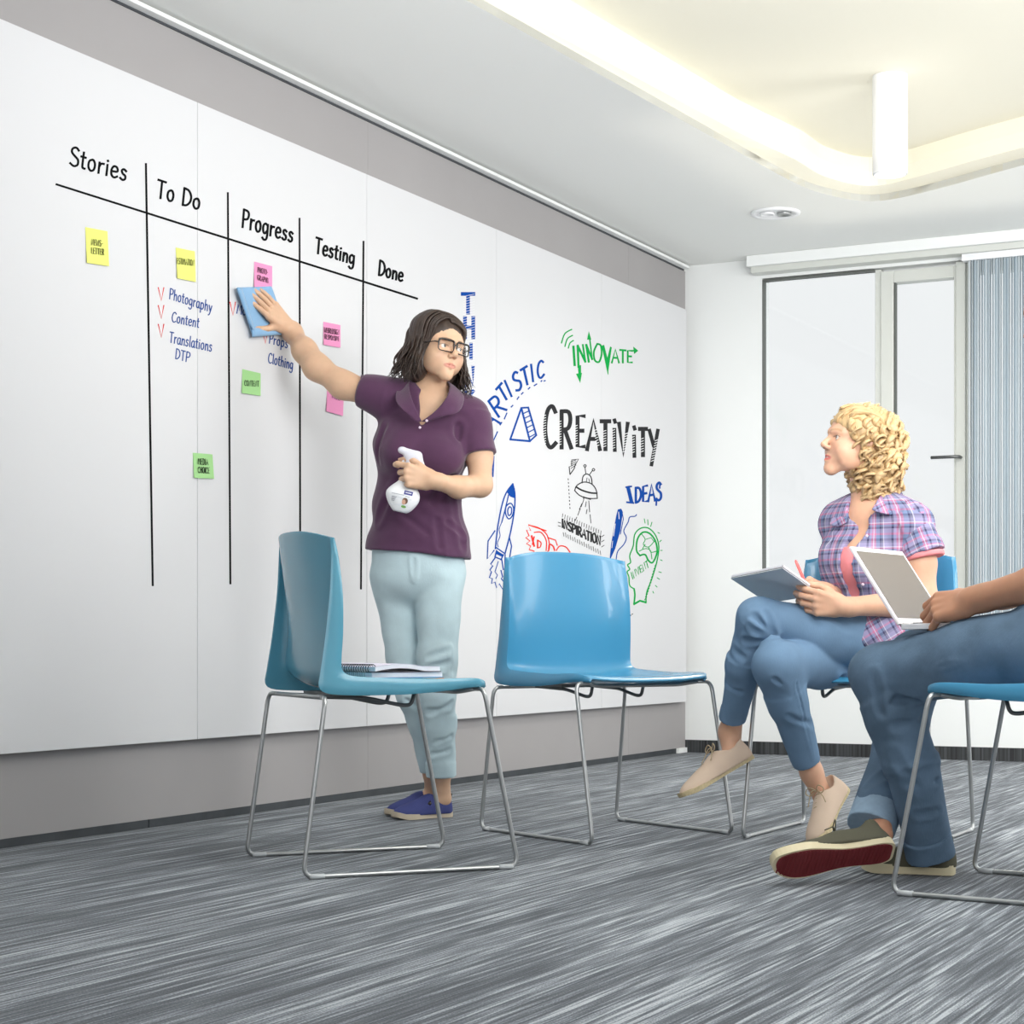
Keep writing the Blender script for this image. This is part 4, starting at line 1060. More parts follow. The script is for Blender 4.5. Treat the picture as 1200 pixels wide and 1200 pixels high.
# arm bent across the waist, hand round the neck of the spray bottle
B1.chain([P(551, 489, 6.12), P(562, 535, 6.08), P(563, 568, 6.05)], [.046, .041, .037], .02)
B1.chain([P(563, 569, 6.05), P(537, 571, 5.97), P(508, 563, 5.885)], [.037, .034, .023], .02)
WB = P(508, 563, 5.885)
_, tips2 = add_hand(B1, WB, P(478, 557, 5.862)-WB, V3(-.10, -1, .05), V3(0, 0, 1),
         [(42, 48, 40), (78, 75, 40), (80, 78, 42), (84, 78, 42)], 1.0, (.12, .0, -.04, -.08), ((.55, .75, -.55), (.10, .80, -.8), (-.1, .6, -.9)), rf=1.08)
hc1 = head_color(HO, HR, 1.0, SK1, TC(srgb(190, 122, 108)), TC(srgb(96, 72, 56)))
hand_c = wallp(316, 364, .06)
def nails(X, c):
    for p, d in tips1+tips2:
        m = np.exp(-(((X-(p+d*.003))**2).sum(1))/(.0052**2)); c = c*(1-.5*m[:, None])+TC(srgb(236, 190, 176))*.5*m[:, None]
    return c
mesh_field('body', B1, .0060, M_SK1, w1, flat_col(SK1, (hc1, nails)),
           fine=[(HO+V3(0, -.02, -.01), .125, .0020), (hand_c, .135, .0024), (P(484, 557, 5.87), .085, .0022)])
eyes(w1, hd, HR, 1.0, M_IRISG, V3(.86, -.5, .05))

# polo shirt
T1 = Field(); torso1(T1, .013)
T1.wave = fold_wave([(0.25, 0, .97), (0.9, .3, -.2), (0, 1, 0)], .0022, 34, 20)
T1.econe(P(489, 640, 6.12), P(489.5, 662, 6.12), .166, .116, .172, .122, side, .03)
T1.cut(P(490, 650, 6.12), V3(-.10, 0, -1))
sl_a = P(426, 458, 6.12); T1.cone(P(470, 466, 6.12), P(446, 464, 6.12), .055, .058, .03)
T1.cone(P(458, 467, 6.11), P(436, 461, 6.11), .058, .056, .02); T1.fcone(P(452, 466, 6.11), P(424, 458, 6.12), .057, .0535, .02)
T1.cone(P(551, 487, 6.12), P(556, 505, 6.10), .054, .056, .03); T1.fcone(P(553, 492, 6.11), P(561, 534, 6.08), .056, .060, .02)
# opening at the neck and open placket
T1.cone(P(508, 430, 6.12), P(508, 458, 6.10), .055, .060, .01, 's')
vtx = P(493, 494, 6.00)
for t in np.linspace(0.08, 1, 16):
    p = vtx*(1-t)+P(509, 462, 6.03)*t; T1.ell(p, (.003+.048*t, .055, .014+.02*t), None, .004, 's')
for a, b, w_, am in (((472, 560, 6.03), (440, 610, 6.05), .010, .004), ((505, 590, 6.02), (535, 545, 6.03), .012, .005), ((512, 610, 6.01), (516, 640, 6.0), .008, .0035), ((528, 560, 6.03), (545, 640, 6.04), .010, .004),
                     ((536, 500, 6.04), (530, 545, 6.03), .010, .005), ((450, 500, 6.05), (440, 540, 6.06), .010, .004), ((525, 612, 6.02), (546, 628, 6.05), .007, .004), ((470, 600, 6.02), (500, 625, 6.01), .010, .003)):
    T1.crease([P(*a), P(*b)], w_, am)
sh1 = mesh_field('polo_shirt', T1, .0050, M_POLO, w1)
# collar: two folded flaps and the stand at the back
def flap(name, rows, m, parent, th=.003, sm=True):
    """rows of equally many points -> smooth sheet with thickness"""
    rows = [catmull([V3(p) for p in r], 4) for r in rows]; rows = list(zip(*[catmull([V3(a) for a in c], 4) for c in zip(*rows)])); n = len(rows[0])
    vs = [p for r in rows for p in r]; fs = [(i*n+j, i*n+j+1, (i+1)*n+j+1, (i+1)*n+j) for i in range(len(rows)-1) for j in range(n-1)]
    o = MB().add(vs, fs).build(name, m, parent, smooth=sm); s = o.modifiers.new('solid', 'SOLIDIFY'); s.thickness = th; s.offset = 0; return o
flap('collar', [[P(494, 494, 5.975), P(487, 478, 5.97), P(481, 463, 6.0), P(479, 449, 6.06), P(487, 441, 6.13)],
                [P(488, 494, 5.968), P(478, 484, 5.965), P(473, 470, 5.995), P(471, 456, 6.06), P(480, 446, 6.15)],
                [P(483, 487, 5.972), P(472, 480, 5.968), P(464, 469, 6.0), P(466, 457, 6.06), P(476, 449, 6.16)]], M_POLO, sh1)
flap('collar', [[P(494, 494, 5.975), P(510, 482, 5.965), P(523, 466, 5.98), P(527, 452, 6.05), P(520, 444, 6.12)],
                [P(500, 494, 5.968), P(517, 486, 5.958), P(534, 472, 5.985), P(536, 457, 6.06), P(525, 447, 6.14)],
                [P(508, 490, 5.970), P(522, 487, 5.962), P(538, 482, 5.99), P(543, 464, 6.06), P(529, 451, 6.15)]], M_POLO, sh1)
M_BTN = mat('pearl_button', srgb(220, 200, 214), .3)
for px, py, yy in ((500, 493, 5.958), (492, 501, 5.985)):
    c = P(px, py, yy); MB().ball(c, (.0045, .002, .0045), 10).build('button', M_BTN, sh1, smooth=True)
tube_obj('sleeve_hem', [P(424.3, 459, 6.12)+.0540*(math.cos(a)*V3(0, 1, 0)+math.sin(a)*V3(0, 0, 1)) for a in np.linspace(0, 2*math.pi, 17)], .0022, M_POLO, sh1, 6)

# trousers
J1 = Field()
J1.econe(P(489, 612, 6.12), P(490, 672, 6.12), .138, .104, .157, .112, side, .03)
J1.cone(P(465, 682, 6.15), P(475, 770, 6.13), .079, .060, .03).cone(P(475, 770, 6.13), P(486, 815, 6.12), .062, .056, .02).cone(P(486, 815, 6.12), P(498, 850, 6.14), .056, .053, .02)
J1.fcone(P(496, 840, 6.14), P(508, 903, 6.16), .052, .044, .015)
J1.cone(P(514, 684, 6.10), P(513, 770, 6.05), .081, .062, .012).cone(P(513, 770, 6.05), P(513, 815, 6.03), .064, .056, .02).cone(P(513, 815, 6.03), P(515, 850, 6.05), .056, .053, .02)
J1.fcone(P(515, 840, 6.05), P(517, 908, 6.07), .053, .046, .015)
J1.fcone(P(516.5, 893, 6.066), P(517, 910, 6.07), .0495, .0490, .003)
J1.wave = fold_wave([(0.2, 0, .98), (1, 0, -.2), (0, 1, 0)], .0018, 40, 18, 1.0)
for a, b, w_, am in (((484, 655, 6.0), (486, 700, 5.99), .006, .006), ((500, 770, 5.98), (530, 760, 5.99), .007, .004),
                     ((502, 782, 5.98), (528, 776, 5.99), .007, .004), ((500, 800, 5.98), (528, 792, 5.98), .007, .004), ((500, 835, 5.99), (530, 825, 5.99), .008, .004), ((505, 872, 6.0), (528, 862, 6.02), .006, .003),
                     ((503, 885, 6.02), (530, 878, 6.02), .006, .003), ((470, 785, 6.07), (492, 795, 6.06), .008, .004), ((478, 820, 6.07), (494, 830, 6.07), .008, .004), ((540, 655, 6.03), (534, 720, 6.0), .004, .003), ((534, 720, 6.0), (528, 800, 5.99), .004, .003)):
    J1.crease([P(*a), P(*b)], w_, am)
mesh_field('jeans', J1, .0046, M_JEANP, w1)

# slip-on shoes
for nm, he, to in (('shoe', P(527, 946, 6.12), P(461, 957.5, 6.00)), ('shoe', P(515, 938, 6.24), P(454, 948.5, 6.10))):
    he[2] = to[2] = .001
    se = empty('shoe', tuple(he)); se.parent = w1; se.matrix_parent_inverse = chain(w1).inverted()
    L_ = shoe(se, he, to, (0, 0, 1), 1.0, M_NAVY, M_TAN, top=.068, sole_t=.017)
    flap('gore', [[L_(-.031, .44, .058), L_(-.030, .50, .045)], [L_(-.034, .42, .048), L_(-.033, .47, .038)]], M_FRAME, se)
    flap('pull_tab', [[L_(-.007, -.005, .062), L_(-.007, -.02, .074)], [L_(.007, -.005, .062), L_(.007, -.02, .074)]], M_FRAME, se)

# hair: a cap and wavy locks falling to the shoulders
def hl(x, y, z): return hd(x, y, z)
H1 = Field()
H1.ell(hl(0, -.013, .040), (.084, .101, .088), HR, .02)
H1.ell(hl(-.052, -.020, -.030), (.036, .062, .080), HR, .03).ell(hl(.052, -.024, -.030), (.034, .058, .080), HR, .03).ell(hl(0, -.070, -.040), (.070, .045, .085), HR, .03)
# the face is left free: a window whose top edge is the hairline
H1.ell(hl(0, .100, -.032), (.0575, .088, .084), HR, .010, 's')
H1.ell(hl(.006, .125, .010), (.046, .07, .058), HR, .010, 's')
def hw1(X):
    l = (X-HO)@HR.T; th = np.arctan2(l[:, 0]-.004, l[:, 1]+.02); fr_ = np.clip((.045-l[:, 1])/.03, .12, 1); return fr_*(.0016*np.sin(th*46+3*np.sin(l[:, 2]*38))+.0022*np.sin(th*17+2*np.sin(l[:, 2]*30+1)))
H1.wave = hw1
hr = mesh_field('hair', H1, .0030, M_HAIRD, w1)
mb = MB(); rnd = random.Random(5)
for i in range(210):
    a = math.radians(rnd.uniform(-248, 68)) if i % 2 else math.radians(rnd.choice([rnd.uniform(100, 250), rnd.uniform(105, 150), rnd.uniform(28, 70)]))
    # angle measured from the head's right, 90 = forward (kept clear of the face)
    dg = math.degrees(a) % 360
    if 34 < dg < 128: continue
    far = rnd.uniform(.90, 1.06); x, y = .080*math.cos(a)*far, -.022+.086*math.sin(a)*far
    z0 = rnd.uniform(.02, .10); L0 = rnd.uniform(.20, .25) if 110 < dg < 260 else rnd.uniform(.18, .225)
    pts = []; ph = rnd.uniform(0, 6.28); amp = rnd.uniform(.007, .014)
    for j in range(9):
        t = j/8; z = z0*(1-t)+(-(L0-.10))*t; fl = 1+.62*t**1.5; wv_ = amp*math.sin(ph+t*13)*(t**.9)
        rr = max(0.2, math.sqrt(max(0.05, 1-((z-.04)/.105)**2))) if z > .04 else 1
        px_, py_ = x*rr*fl, (y+.022)*rr*fl-.022
        if z > .04: zz = z
        pts.append(hl(px_+wv_*math.sin(a), py_+wv_*math.cos(a), z))
    curl = rnd.uniform(-1, 1); pts[-1] = pts[-1]+HR[0]*.010*curl+HR[1]*.008*rnd.uniform(-1, 1)
    hair_lock(mb, pts, rnd.uniform(.0055, .0095), .42)
# locks from the parting over the crown, framing the face
for i in range(110):
    sgn = -1 if i % 5 < 3 else 1; v = rnd.uniform(0, 1); y0 = .080-.13*v; sx = .012
    a_end = rnd.uniform(.55, 1.0)
    yc = lambda q: -.013+(q+.013)
    zt = .040+.0895*math.sqrt(max(.02, 1-((y0+.013)/.1035)**2)); w_ = math.sqrt(max(.05, 1-((y0+.013)/.1035)**2))
    pts = [hl(sx, y0, zt), hl(sx+(sgn*.085*w_-sx)*.45, y0+.001, .040+(zt-.040)*.93), hl(sgn*(.010+.072*w_), y0*.95, .040+(zt-.040)*.52), hl(sgn*(.014+.074*w_), y0*.80-.006, .022),
           hl(sgn*.091, y0*.45-.012, -.030), hl(sgn*(.092+.012*a_end), y0*.4-.014, -.075), hl(sgn*(.088+.016*rnd.random()), y0*.4-.01, -.105-.02*rnd.random())]
    hair_lock(mb, pts, rnd.uniform(.006, .009), .38)
mb.build('hair_lock', M_HAIRD, hr, smooth=True)['kind'] = 'stuff'

# eyeglasses
gl = empty('eyeglasses', tuple(HO)); gl.parent = w1; gl.matrix_parent_inverse = chain(w1).inverted()
def rrect(cx, w_, h_, r, n=5):
    out = []
    for sx, sy, a0 in ((1, 1, 0), (-1, 1, 90), (-1, -1, 180), (1, -1, 270)):
        for k in range(n): a = math.radians(a0+90*k/(n-1)); out.append((cx+sx*(w_-r)+r*math.cos(a), sy*(h_-r)+r*math.sin(a)))
    return out
for sx in (-1, 1):
    q = rrect(sx*.0325, .0270, .0175, .009); yy = lambda x: .1035-(abs(x)/.06)**2*.010
    mb = MB(); mb.tube([hl(x, yy(x), z+.001+(.002 if z > 0 else 0)) for x, z in q], [.0031 if z > .002 else .0020 for x, z in q], 6, closed=True); mb.build('rim', M_FRAME, gl, smooth=True)
    MB().add([hl(x, yy(x), z+.001) for x, z in q], [tuple(range(len(q)))]).build('lens', M_LENS, gl)
    MB().tube([hl(sx*.059, .094, .008), hl(sx*.069, .085, .009), hl(sx*.076, .04, .008), hl(sx*.079, -.01, .004)], .0020, 6).build('temple', M_FRAME, gl, smooth=True)
MB().tube([hl(-.0065, .1035, .006), hl(0, .1065, .009), hl(.0065, .1035, .006)], .002, 6).build('bridge', M_FRAME, gl, smooth=True)

# blue cloth under her hand
M_CLOTH = mat('blue_microfibre', srgb(132, 172, 208), .9, .1, bump=(500, .4, (1, 1, 1), .002), sheen=.3)
def quadgrid(c, nu, nv, offf):
    c = [V3(*p) if len(p) == 3 else np.array(p, float) for p in c]; rows = []
    for i in range(nu+1):
        r = []
        for j in range(nv+1):
            s_, t_ = i/nu, j/nv; p = c[0]*(1-s_)*(1-t_)+c[1]*s_*(1-t_)+c[2]*s_*t_+c[3]*(1-s_)*t_; r.append(wallp(p[0], p[1], offf(s_, t_)))
        rows.append(r)
    return rows
def sheet(name, rows, m, parent=None, th=.003):
    n = len(rows[0]); vs = [p for r in rows for p in r]; fs = [(i*n+j, i*n+j+1, (i+1)*n+j+1, (i+1)*n+j) for i in range(len(rows)-1) for j in range(n-1)]
    o = MB().add(vs, fs).build(name, m, parent, smooth=True); s = o.modifiers.new('solid', 'SOLIDIFY'); s.thickness = th; s.offset = 0; return o
def off1(s_, t_): return BT+.012+.0025*math.sin(7*s_+3*t_)+.002*math.sin(11*t_-4*s_)+.008*max(0, s_-.9)*3+.004*(1-t_)*0
cloth = sheet('cleaning_cloth', quadgrid([(278, 337), (318, 335.5), (337, 390), (296, 393)], 22, 22, off1), M_CLOTH, None, .004)
tag(cloth, 'folded pale blue cloth pressed on the whiteboard under her hand', 'cloth')
sheet('fold', quadgrid([(277, 337.5), (283, 337), (300, 392), (291, 377)], 6, 16, lambda s_, t_: BT+.018+.006*math.sin(math.pi*s_)), M_CLOTH, cloth, .003)
sheet('fold', quadgrid([(295.5, 384), (336, 386.5), (336.5, 391.5), (295.5, 395)], 14, 4, lambda s_, t_: BT+.018+.005*math.sin(math.pi*t_)), M_CLOTH, cloth, .003)

# spray bottle in her hand
by = 5.905; bt = P(482, 536, by); bb = P(468.5, 598, by); bu = unit(bt-bb); br_ = unit(np.cross(V3(0, -1, 0), bu))*-1
bx_ = unit(V3(1, 0, 0)-bu*(bu[0])); bd_ = np.cross(bu, bx_); 
bl = lambda x, y, z: bb+bx_*x+bd_*y+bu*z
sp = empty('spray_bottle', tuple(bb), label='white trigger spray bottle held in her lower hand in front of the shirt', cat='bottle')
F = Field(); fr3 = [bx_, bd_, bu]
F.econe(bl(.004, 0, .010), bl(0, 0, .048), .028, .019, .041, .025, bx_, .0).econe(bl(0, 0, .048), bl(.004, 0, .085), .041, .025, .024, .018, bx_, .03).econe(bl(.004, 0, .080), bl(.004, 0, .150), .017, .015, .0135, .0135, bx_, .02).ell(bl(0, 0, .042), (.043, .025, .042), fr3, .02)
F.cut(bl(0, 0, -.005), -bu)
mesh_field('bottle_body', F, .0026, M_PLASTW, sp)
FBOT = F; F = Field(); M_TRIG = mat('pale_grey_plastic', srgb(212, 212, 222), .35)
F.cone(bl(.0, 0, .150), bl(.002, 0, .165), .015, .014, .01); F.econe(bl(-.030, 0, .186), bl(.018, 0, .176), .011, .011, .016, .013, bu, .012); F.cone(bl(.018, 0, .176), bl(.040, 0, .156), .014, .006, .012); F.cone(bl(-.036, 0, .186), bl(-.030, 0, .186), .0105, .0105, .004)
F.ell(bl(.0, 0, .172), (.022, .012, .016), fr3, .012)
mesh_field('spray_head', F, .0022, M_TRIG, sp)
MB().tube(catmull([bl(-.014, 0, .168), bl(-.020, 0, .156), bl(-.026, 0, .146), bl(-.036, 0, .139), bl(-.042, 0, .132)], 4), .0048, 8, .003).build('trigger', M_TRIG, sp, smooth=True)
# printed label
M_LBL = mat('label_paper', srgb(226, 228, 232), .4); M_LNAVY = mat('label_navy', srgb(44, 50, 130), .4); M_LGREY = mat('label_grey', srgb(150, 154, 162), .5); M_LBROWN = mat('label_brown', srgb(110, 78, 62), .5); M_LSKIN = mat('label_skin', srgb(214, 170, 146), .5); M_LGRN = mat('label_green', srgb(120, 170, 90), .5)
FB = FBOT
def onb(x, z):
    ys = np.linspace(-.06, .0, 121); X = np.array([bl(x, 0, z)+V3(0, y_, 0) for y_ in ys]); i = int(np.argmax(FB(X) < 0.0)); return X[i]+V3(0, -.0012, 0)
def patch(name, x0, x1, z0, z1, m, lift=0.0, n=6, poly=None):
    if poly is None:
        vs = []; 
        for i in range(n+1):
            x = x0+(x1-x0)*i/n; vs += [onb(x, z0)+V3(0, -lift, 0), onb(x, z1)+V3(0, -lift, 0)]
        fs = [(2*i, 2*i+2, 2*i+3, 2*i+1) for i in range(n)]
    else: vs = [onb(a, b)+V3(0, -lift, 0) for a, b in poly]; fs = [tuple(range(len(vs)))]
    return MB().add(vs, fs).build(name, m, sp)
patch('label_panel', -.032, .031, .012, .040, M_LBL, 0)
patch('label_panel', .004, .031, .050, .063, M_LNAVY, .0006)
circ = lambda cx, cz, rx, rz, n=12: [(cx+rx*math.cos(2*math.pi*i/n), cz+rz*math.sin(2*math.pi*i/n)) for i in range(n)]
patch('label_picture', 0, 0, 0, 0, M_LBROWN, .0008, poly=circ(.012, .030, .009, .010)); patch('label_picture', 0, 0, 0, 0, M_LSKIN, .0012, poly=circ(.009, .026, .006, .008)); patch('label_picture', 0, 0, 0, 0, M_LGRN, .0010, poly=circ(.011, .012, .008, .004))
pm = MB()
for i, (a, b, z) in enumerate(((-.034, .006, .046), (.010, .024, .044), (-.032, -.016, .036), (-.032, -.018, .032), (-.032, -.019, .028), (-.031, -.021, .024))):
    vs = []; 
    for j in range(5):
        x = a+(b-a)*j/4
        for zz in (z, z+.0016): vs.append(onb(x, zz)+V3(0, -.0014, 0))
    pm.add(vs, [(2*j, 2*j+2, 2*j+3, 2*j+1) for j in range(4)])
pm.build('label_print', M_LGREY, sp)
patch('label_print', .008, .027, .0555, .0577, M_LBL, .0016)
# ================================================================ the seated woman
def plaid():
    m = bpy.data.materials.new('plaid_cotton'); m.use_nodes = True; nt = m.node_tree; b = nt.nodes['Principled BSDF']
    b.inputs['Roughness'].default_value = .85; b.inputs['Specular IOR Level'].default_value = .2
    at = nt.nodes.new('ShaderNodeAttribute'); at.attribute_name = 'cloth'; sp_ = nt.nodes.new('ShaderNodeSeparateXYZ'); nt.links.new(at.outputs['Vector'], sp_.inputs[0])
    def ramp(src, period, stops):
        d = nt.nodes.new('ShaderNodeMath'); d.operation = 'DIVIDE'; d.inputs[1].default_value = period; nt.links.new(src, d.inputs[0])
        f = nt.nodes.new('ShaderNodeMath'); f.operation = 'FRACT'; nt.links.new(d.outputs[0], f.inputs[0])
        r = nt.nodes.new('ShaderNodeValToRGB'); r.color_ramp.interpolation = 'CONSTANT'; el = r.color_ramp.elements
        el[0].position = stops[0][0]; el[0].color = stops[0][1]; el[1].position = stops[1][0]; el[1].color = stops[1][1]
        for p_, c_ in stops[2:]: e = el.new(p_); e.color = c_
        nt.links.new(f.outputs[0], r.inputs[0]); return r.outputs[0]
    lav = srgb(150, 144, 178); blu = srgb(116, 132, 166); nav = srgb(66, 64, 96); pnk = srgb(194, 116, 148); wht = srgb(214, 208, 222); gr = srgb(118, 118, 140)
    A_ = ramp(sp_.outputs[0], .062, [(0, lav), (.16, nav), (.24, lav), (.34, pnk), (.42, wht), (.46, pnk), (.54, blu), (.70, nav), (.76, gr), (.84, wht), (.88, lav)])
    B_ = ramp(sp_.outputs[2], .070, [(0, blu), (.14, pnk), (.22, lav), (.40, nav), (.48, blu), (.56, pnk), (.62, wht), (.66, lav), (.82, gr), (.90, nav)])
    mx = nt.nodes.new('ShaderNodeMixRGB'); mx.inputs[0].default_value = .5; nt.links.new(A_, mx.inputs[1]); nt.links.new(B_, mx.inputs[2])
    nt.links.new(mx.outputs[0], b.inputs['Base Color']); return m
M_PLAID = plaid()
w2 = empty('person', (1.08, 5.5, 0), label='seated woman with curly blonde hair, plaid shirt and crossed legs in blue jeans', cat='person')
F2 = unit(V3(-.75, -.66, 0)); S2 = unit(V3(.66, -.75, 0)); U2 = unit(V3(.05, .0, 1)); FR2 = [S2, F2, V3(0, 0, 1)]
HO2 = P(1006, 522, 5.50); HF2 = V3(-.95, -.20, .20); HU2 = V3(.20, .0, .98)
B2 = Field(); hd2, HR2 = add_head(B2, HO2, HF2, HU2, 1.0, open_mouth=.0016)
B2.cone(P(1014, 540, 5.52), P(1020, 590, 5.52), .050, .052, .02)
def torso2(F, g=0.0, low=True):
    F.cone(P(1024, 603, 5.53), P(1068, 617, 5.41), .050+g, .048+g, .03).cone(P(1022, 603, 5.53), P(986, 612, 5.62), .050+g, .044+g, .03)
    F.econe(P(1025, 622, 5.53), P(1025, 665, 5.53), .140+g, .092+g, .138+g, .105+g, S2, .05)
    F.econe(P(1025, 665, 5.53), P(1033, 720, 5.55), .138+g, .105+g, .125+g, .105+g, S2, .05)
    F.econe(P(1033, 720, 5.55), P(1040, 770, 5.56), .125+g, .105+g, .150+g, .115+g, S2, .05)
    F.ell(P(1006, 655, 5.44), (.048+g*.8, .042+g*.8, .050+g*.8), FR2, .05).ell(P(986, 652, 5.53), (.044+g*.8, .038+g*.8, .050+g*.8), FR2, .04)
torso2(B2)
B2.chain([P(1070, 617, 5.41), P(1079, 660, 5.385), P(1082, 700, 5.37)], [.046, .043, .038], .02)
B2.chain([P(1082, 702, 5.37), P(1050, 708, 5.33), P(990, 711, 5.26)], [.038, .037, .0245], .02)
B2.chain([P(986, 614, 5.62), P(987, 665, 5.66), P(1000, 705, 5.64)], [.044, .042, .036], .02)
B2.chain([P(1000, 705, 5.64), P(985, 702, 5.54), P(966, 693, 5.44)], [.036, .033, .024], .02)
W2L = P(988, 711, 5.26)
_, t2a = add_hand(B2, W2L, P(955, 706, 5.235)-W2L, V3(.0, -.9, -.35), V3(.1, -.2, 1), [(42, 35, 25), (46, 40, 25), (52, 42, 25), (58, 44, 25)], .98, (.05, 0, -.04, -.08), ((.35, .80, -.75), (-.1, .9, -.5), (-.1, .95, -.2)), rf=1.05)
W2R = P(966, 693, 5.44)
_, t2b = add_hand(B2, W2R, P(950, 684, 5.36)-W2R, V3(.15, -.35, 1), V3(-.1, -1, -.3), [(48, 55, 25), (56, 62, 30), (62, 66, 35), (66, 68, 35)], .92, (.0, 0, -.04, -.08), ((.35, .85, -.55), (-.25, .85, -.55), (-.5, .8, -.3)), rf=1.05)
# legs (skin) : crossed leg above, standing leg below
KU, AU = P(889, 726, 5.27), P(855, 858, 5.47)
KL, AL = P(910, 779, 5.19), P(951, 905, 5.33)
HU_, HL_ = P(1040, 752, 5.43), P(1022, 768, 5.62)
B2.chain([HU_, KU, AU], [.06, .040, .030], .02); B2.chain([HL_, KL, AL], [.06, .042, .030], .02)
B2.cone(AU, P(858, 884, 5.45), .030, .028, .02).cone(P(862, 888, 5.45), P(826, 905, 5.40), .026, .02, .02)
B2.cone(AL, P(965, 936, 5.34), .030, .028, .02).cone(P(970, 938, 5.34), P(962, 965, 5.29), .026, .02, .02)
hc2 = head_color(HO2, HR2, 1.0, SK2, TC(srgb(208, 110, 108)), TC(srgb(176, 140, 104)), .8)
mesh_field('body', B2, .0060, M_SK2, w2, flat_col(SK2, (hc2,)), fine=[(HO2+V3(-.02, -.01, -.01), .125, .0020), (P(958, 705, 5.24), .10, .0023), (P(946, 686, 5.38), .07, .0023)])
eyes(w2, hd2, HR2, 1.0, M_IRISG, V3(-.93, -.15, .30))
MB().tube(catmull([hd2(-.013, .0825, -.0552), hd2(0, .0895, -.0546), hd2(.013, .0825, -.0552)], 4), .0016, 6).build('teeth', M_EYE, w2, smooth=True)
# pink top
G2 = Field(); torso2(G2, .011); G2.cut(P(1003, 640, 5.42), V3(-.05, 0, 1)); G2.cut(P(1030, 760, 5.5), V3(0, 0, -1))
mesh_field('pink_top', G2, .006, M_PINK, w2)
# plaid shirt
def cl_torso(X):
    d = X-P(1028, 690, 5.54); x = d@S2; y = d@F2; a = np.arctan2(x, y); return np.stack([a*.15, y, d[:, 2]], 1)
T2 = Field(); torso2(T2, .019)
T2.wave = fold_wave([(0.3, 0, .95), (.9, .3, -.2), (0, 1, 0)], .0022, 36, 20, 2)
T2.cut(P(1035, 758, 5.5), V3(0, 0, -1))
T2.cone(P(1013, 545, 5.50), P(1016, 596, 5.47), .050, .056, .01, 's')
for px, py, yy, rx in ((1005, 600, 5.42, .029), (1001, 614, 5.41, .027), (996, 627, 5.40, .024), (991, 640, 5.40, .022), (988, 653, 5.40, .024), (986, 666, 5.40, .027), (985, 680, 5.40, .030), (984, 693, 5.40, .033), (984, 706, 5.40, .035), (985, 720, 5.40, .037), (986, 737, 5.40, .038)):
    T2.ell(P(px, py, yy), (rx, .085, .032), FR2, .004, 's')
for a, b, w_, am in (((1030, 620, 5.36), (1022, 690, 5.38), .010, .004), ((1045, 640, 5.34), (1035, 730, 5.38), .010, .005), ((975, 630, 5.5), (972, 690, 5.48), .008, .004), ((1055, 600, 5.38), (1050, 650, 5.34), .008, .004)):
    T2.crease([P(*a), P(*b)], w_, am)
sh2 = mesh_field('plaid_shirt', T2, .0050, M_PLAID, w2, cloth=cl_torso)
SLa, SLb = P(1066, 609, 5.42), P(1080, 645, 5.385)
def cl_sleeve(X):
    u = unit(SLb-SLa); d = X-SLa; h = d@u; s1 = unit(np.cross(u, V3(0, 1, 0))); s2 = np.cross(u, s1); a = np.arctan2(d@s2, d@s1); return np.stack([a*.058, h*0, h], 1)
T2s = Field(); T2s.cone(P(1050, 609, 5.46), SLa, .050, .060, .03); T2s.fcone(SLa, SLb, .061, .062, .02); T2s.fcone(P(1077.6, 638, 5.388), P(1082, 650, 5.382), .0640, .0645, .002)
T2s.wave = fold_wave([(1, 0, .3), (.3, .9, -.2), (0, 0, 1)], .0028, 60, 30, 1)
mesh_field('sleeve', T2s, .0042, M_PLAID, sh2, cloth=cl_sleeve)
T2p = Field(); T2p.fcone(P(1082, 649, 5.382), P(1083.3, 655, 5.380), .0600, .0585, .0); mesh_field('sleeve_lining', T2p, .004, M_PINK, sh2)
T2f = Field(); T2f.cone(P(986, 611, 5.62), P(986, 640, 5.64), .056, .058, .02); T2f.wave = T2s.wave; mesh_field('sleeve', T2f, .006, M_PLAID, sh2, cloth=cl_torso)
def cloth_sheet(o, fr):
    n = len(o.data.vertices); co = np.empty(n*3, np.float32); o.data.vertices.foreach_get('co', co); a = o.data.attributes.new('cloth', 'FLOAT_VECTOR', 'POINT'); a.data.foreach_set('vector', fr(co.reshape(-1, 3).astype(float)).astype(np.float32).ravel())
tilt = lambda X: np.stack([(X-P(1028, 690, 5.54))@unit(V3(.8, -.3, .5)), X[:, 0]*0, (X-P(1028, 690, 5.54))@unit(V3(-.5, .2, .8))], 1)
for rows in ([[P(1046, 563, 5.56), P(1038, 572, 5.50), P(1031, 582, 5.44), P(1022, 597, 5.395)], [P(1052, 570, 5.56), P(1047, 582, 5.48), P(1039, 592, 5.41), P(1029, 600, 5.378)], [P(1058, 580, 5.56), P(1053, 592, 5.46), P(1047, 601, 5.385), P(1043, 603, 5.365)]],
             [[P(1012, 575, 5.62), P(1001, 580, 5.57), P(996, 592, 5.51), P(992, 612, 5.46)], [P(1005, 575, 5.64), P(993, 584, 5.59), P(986, 598, 5.53), P(981, 617, 5.475)], [P(1000, 579, 5.65), P(986, 590, 5.61), P(976, 603, 5.56), P(973, 614, 5.50)]]):
    cloth_sheet(flap('collar', rows, M_PLAID, sh2, .003), tilt)
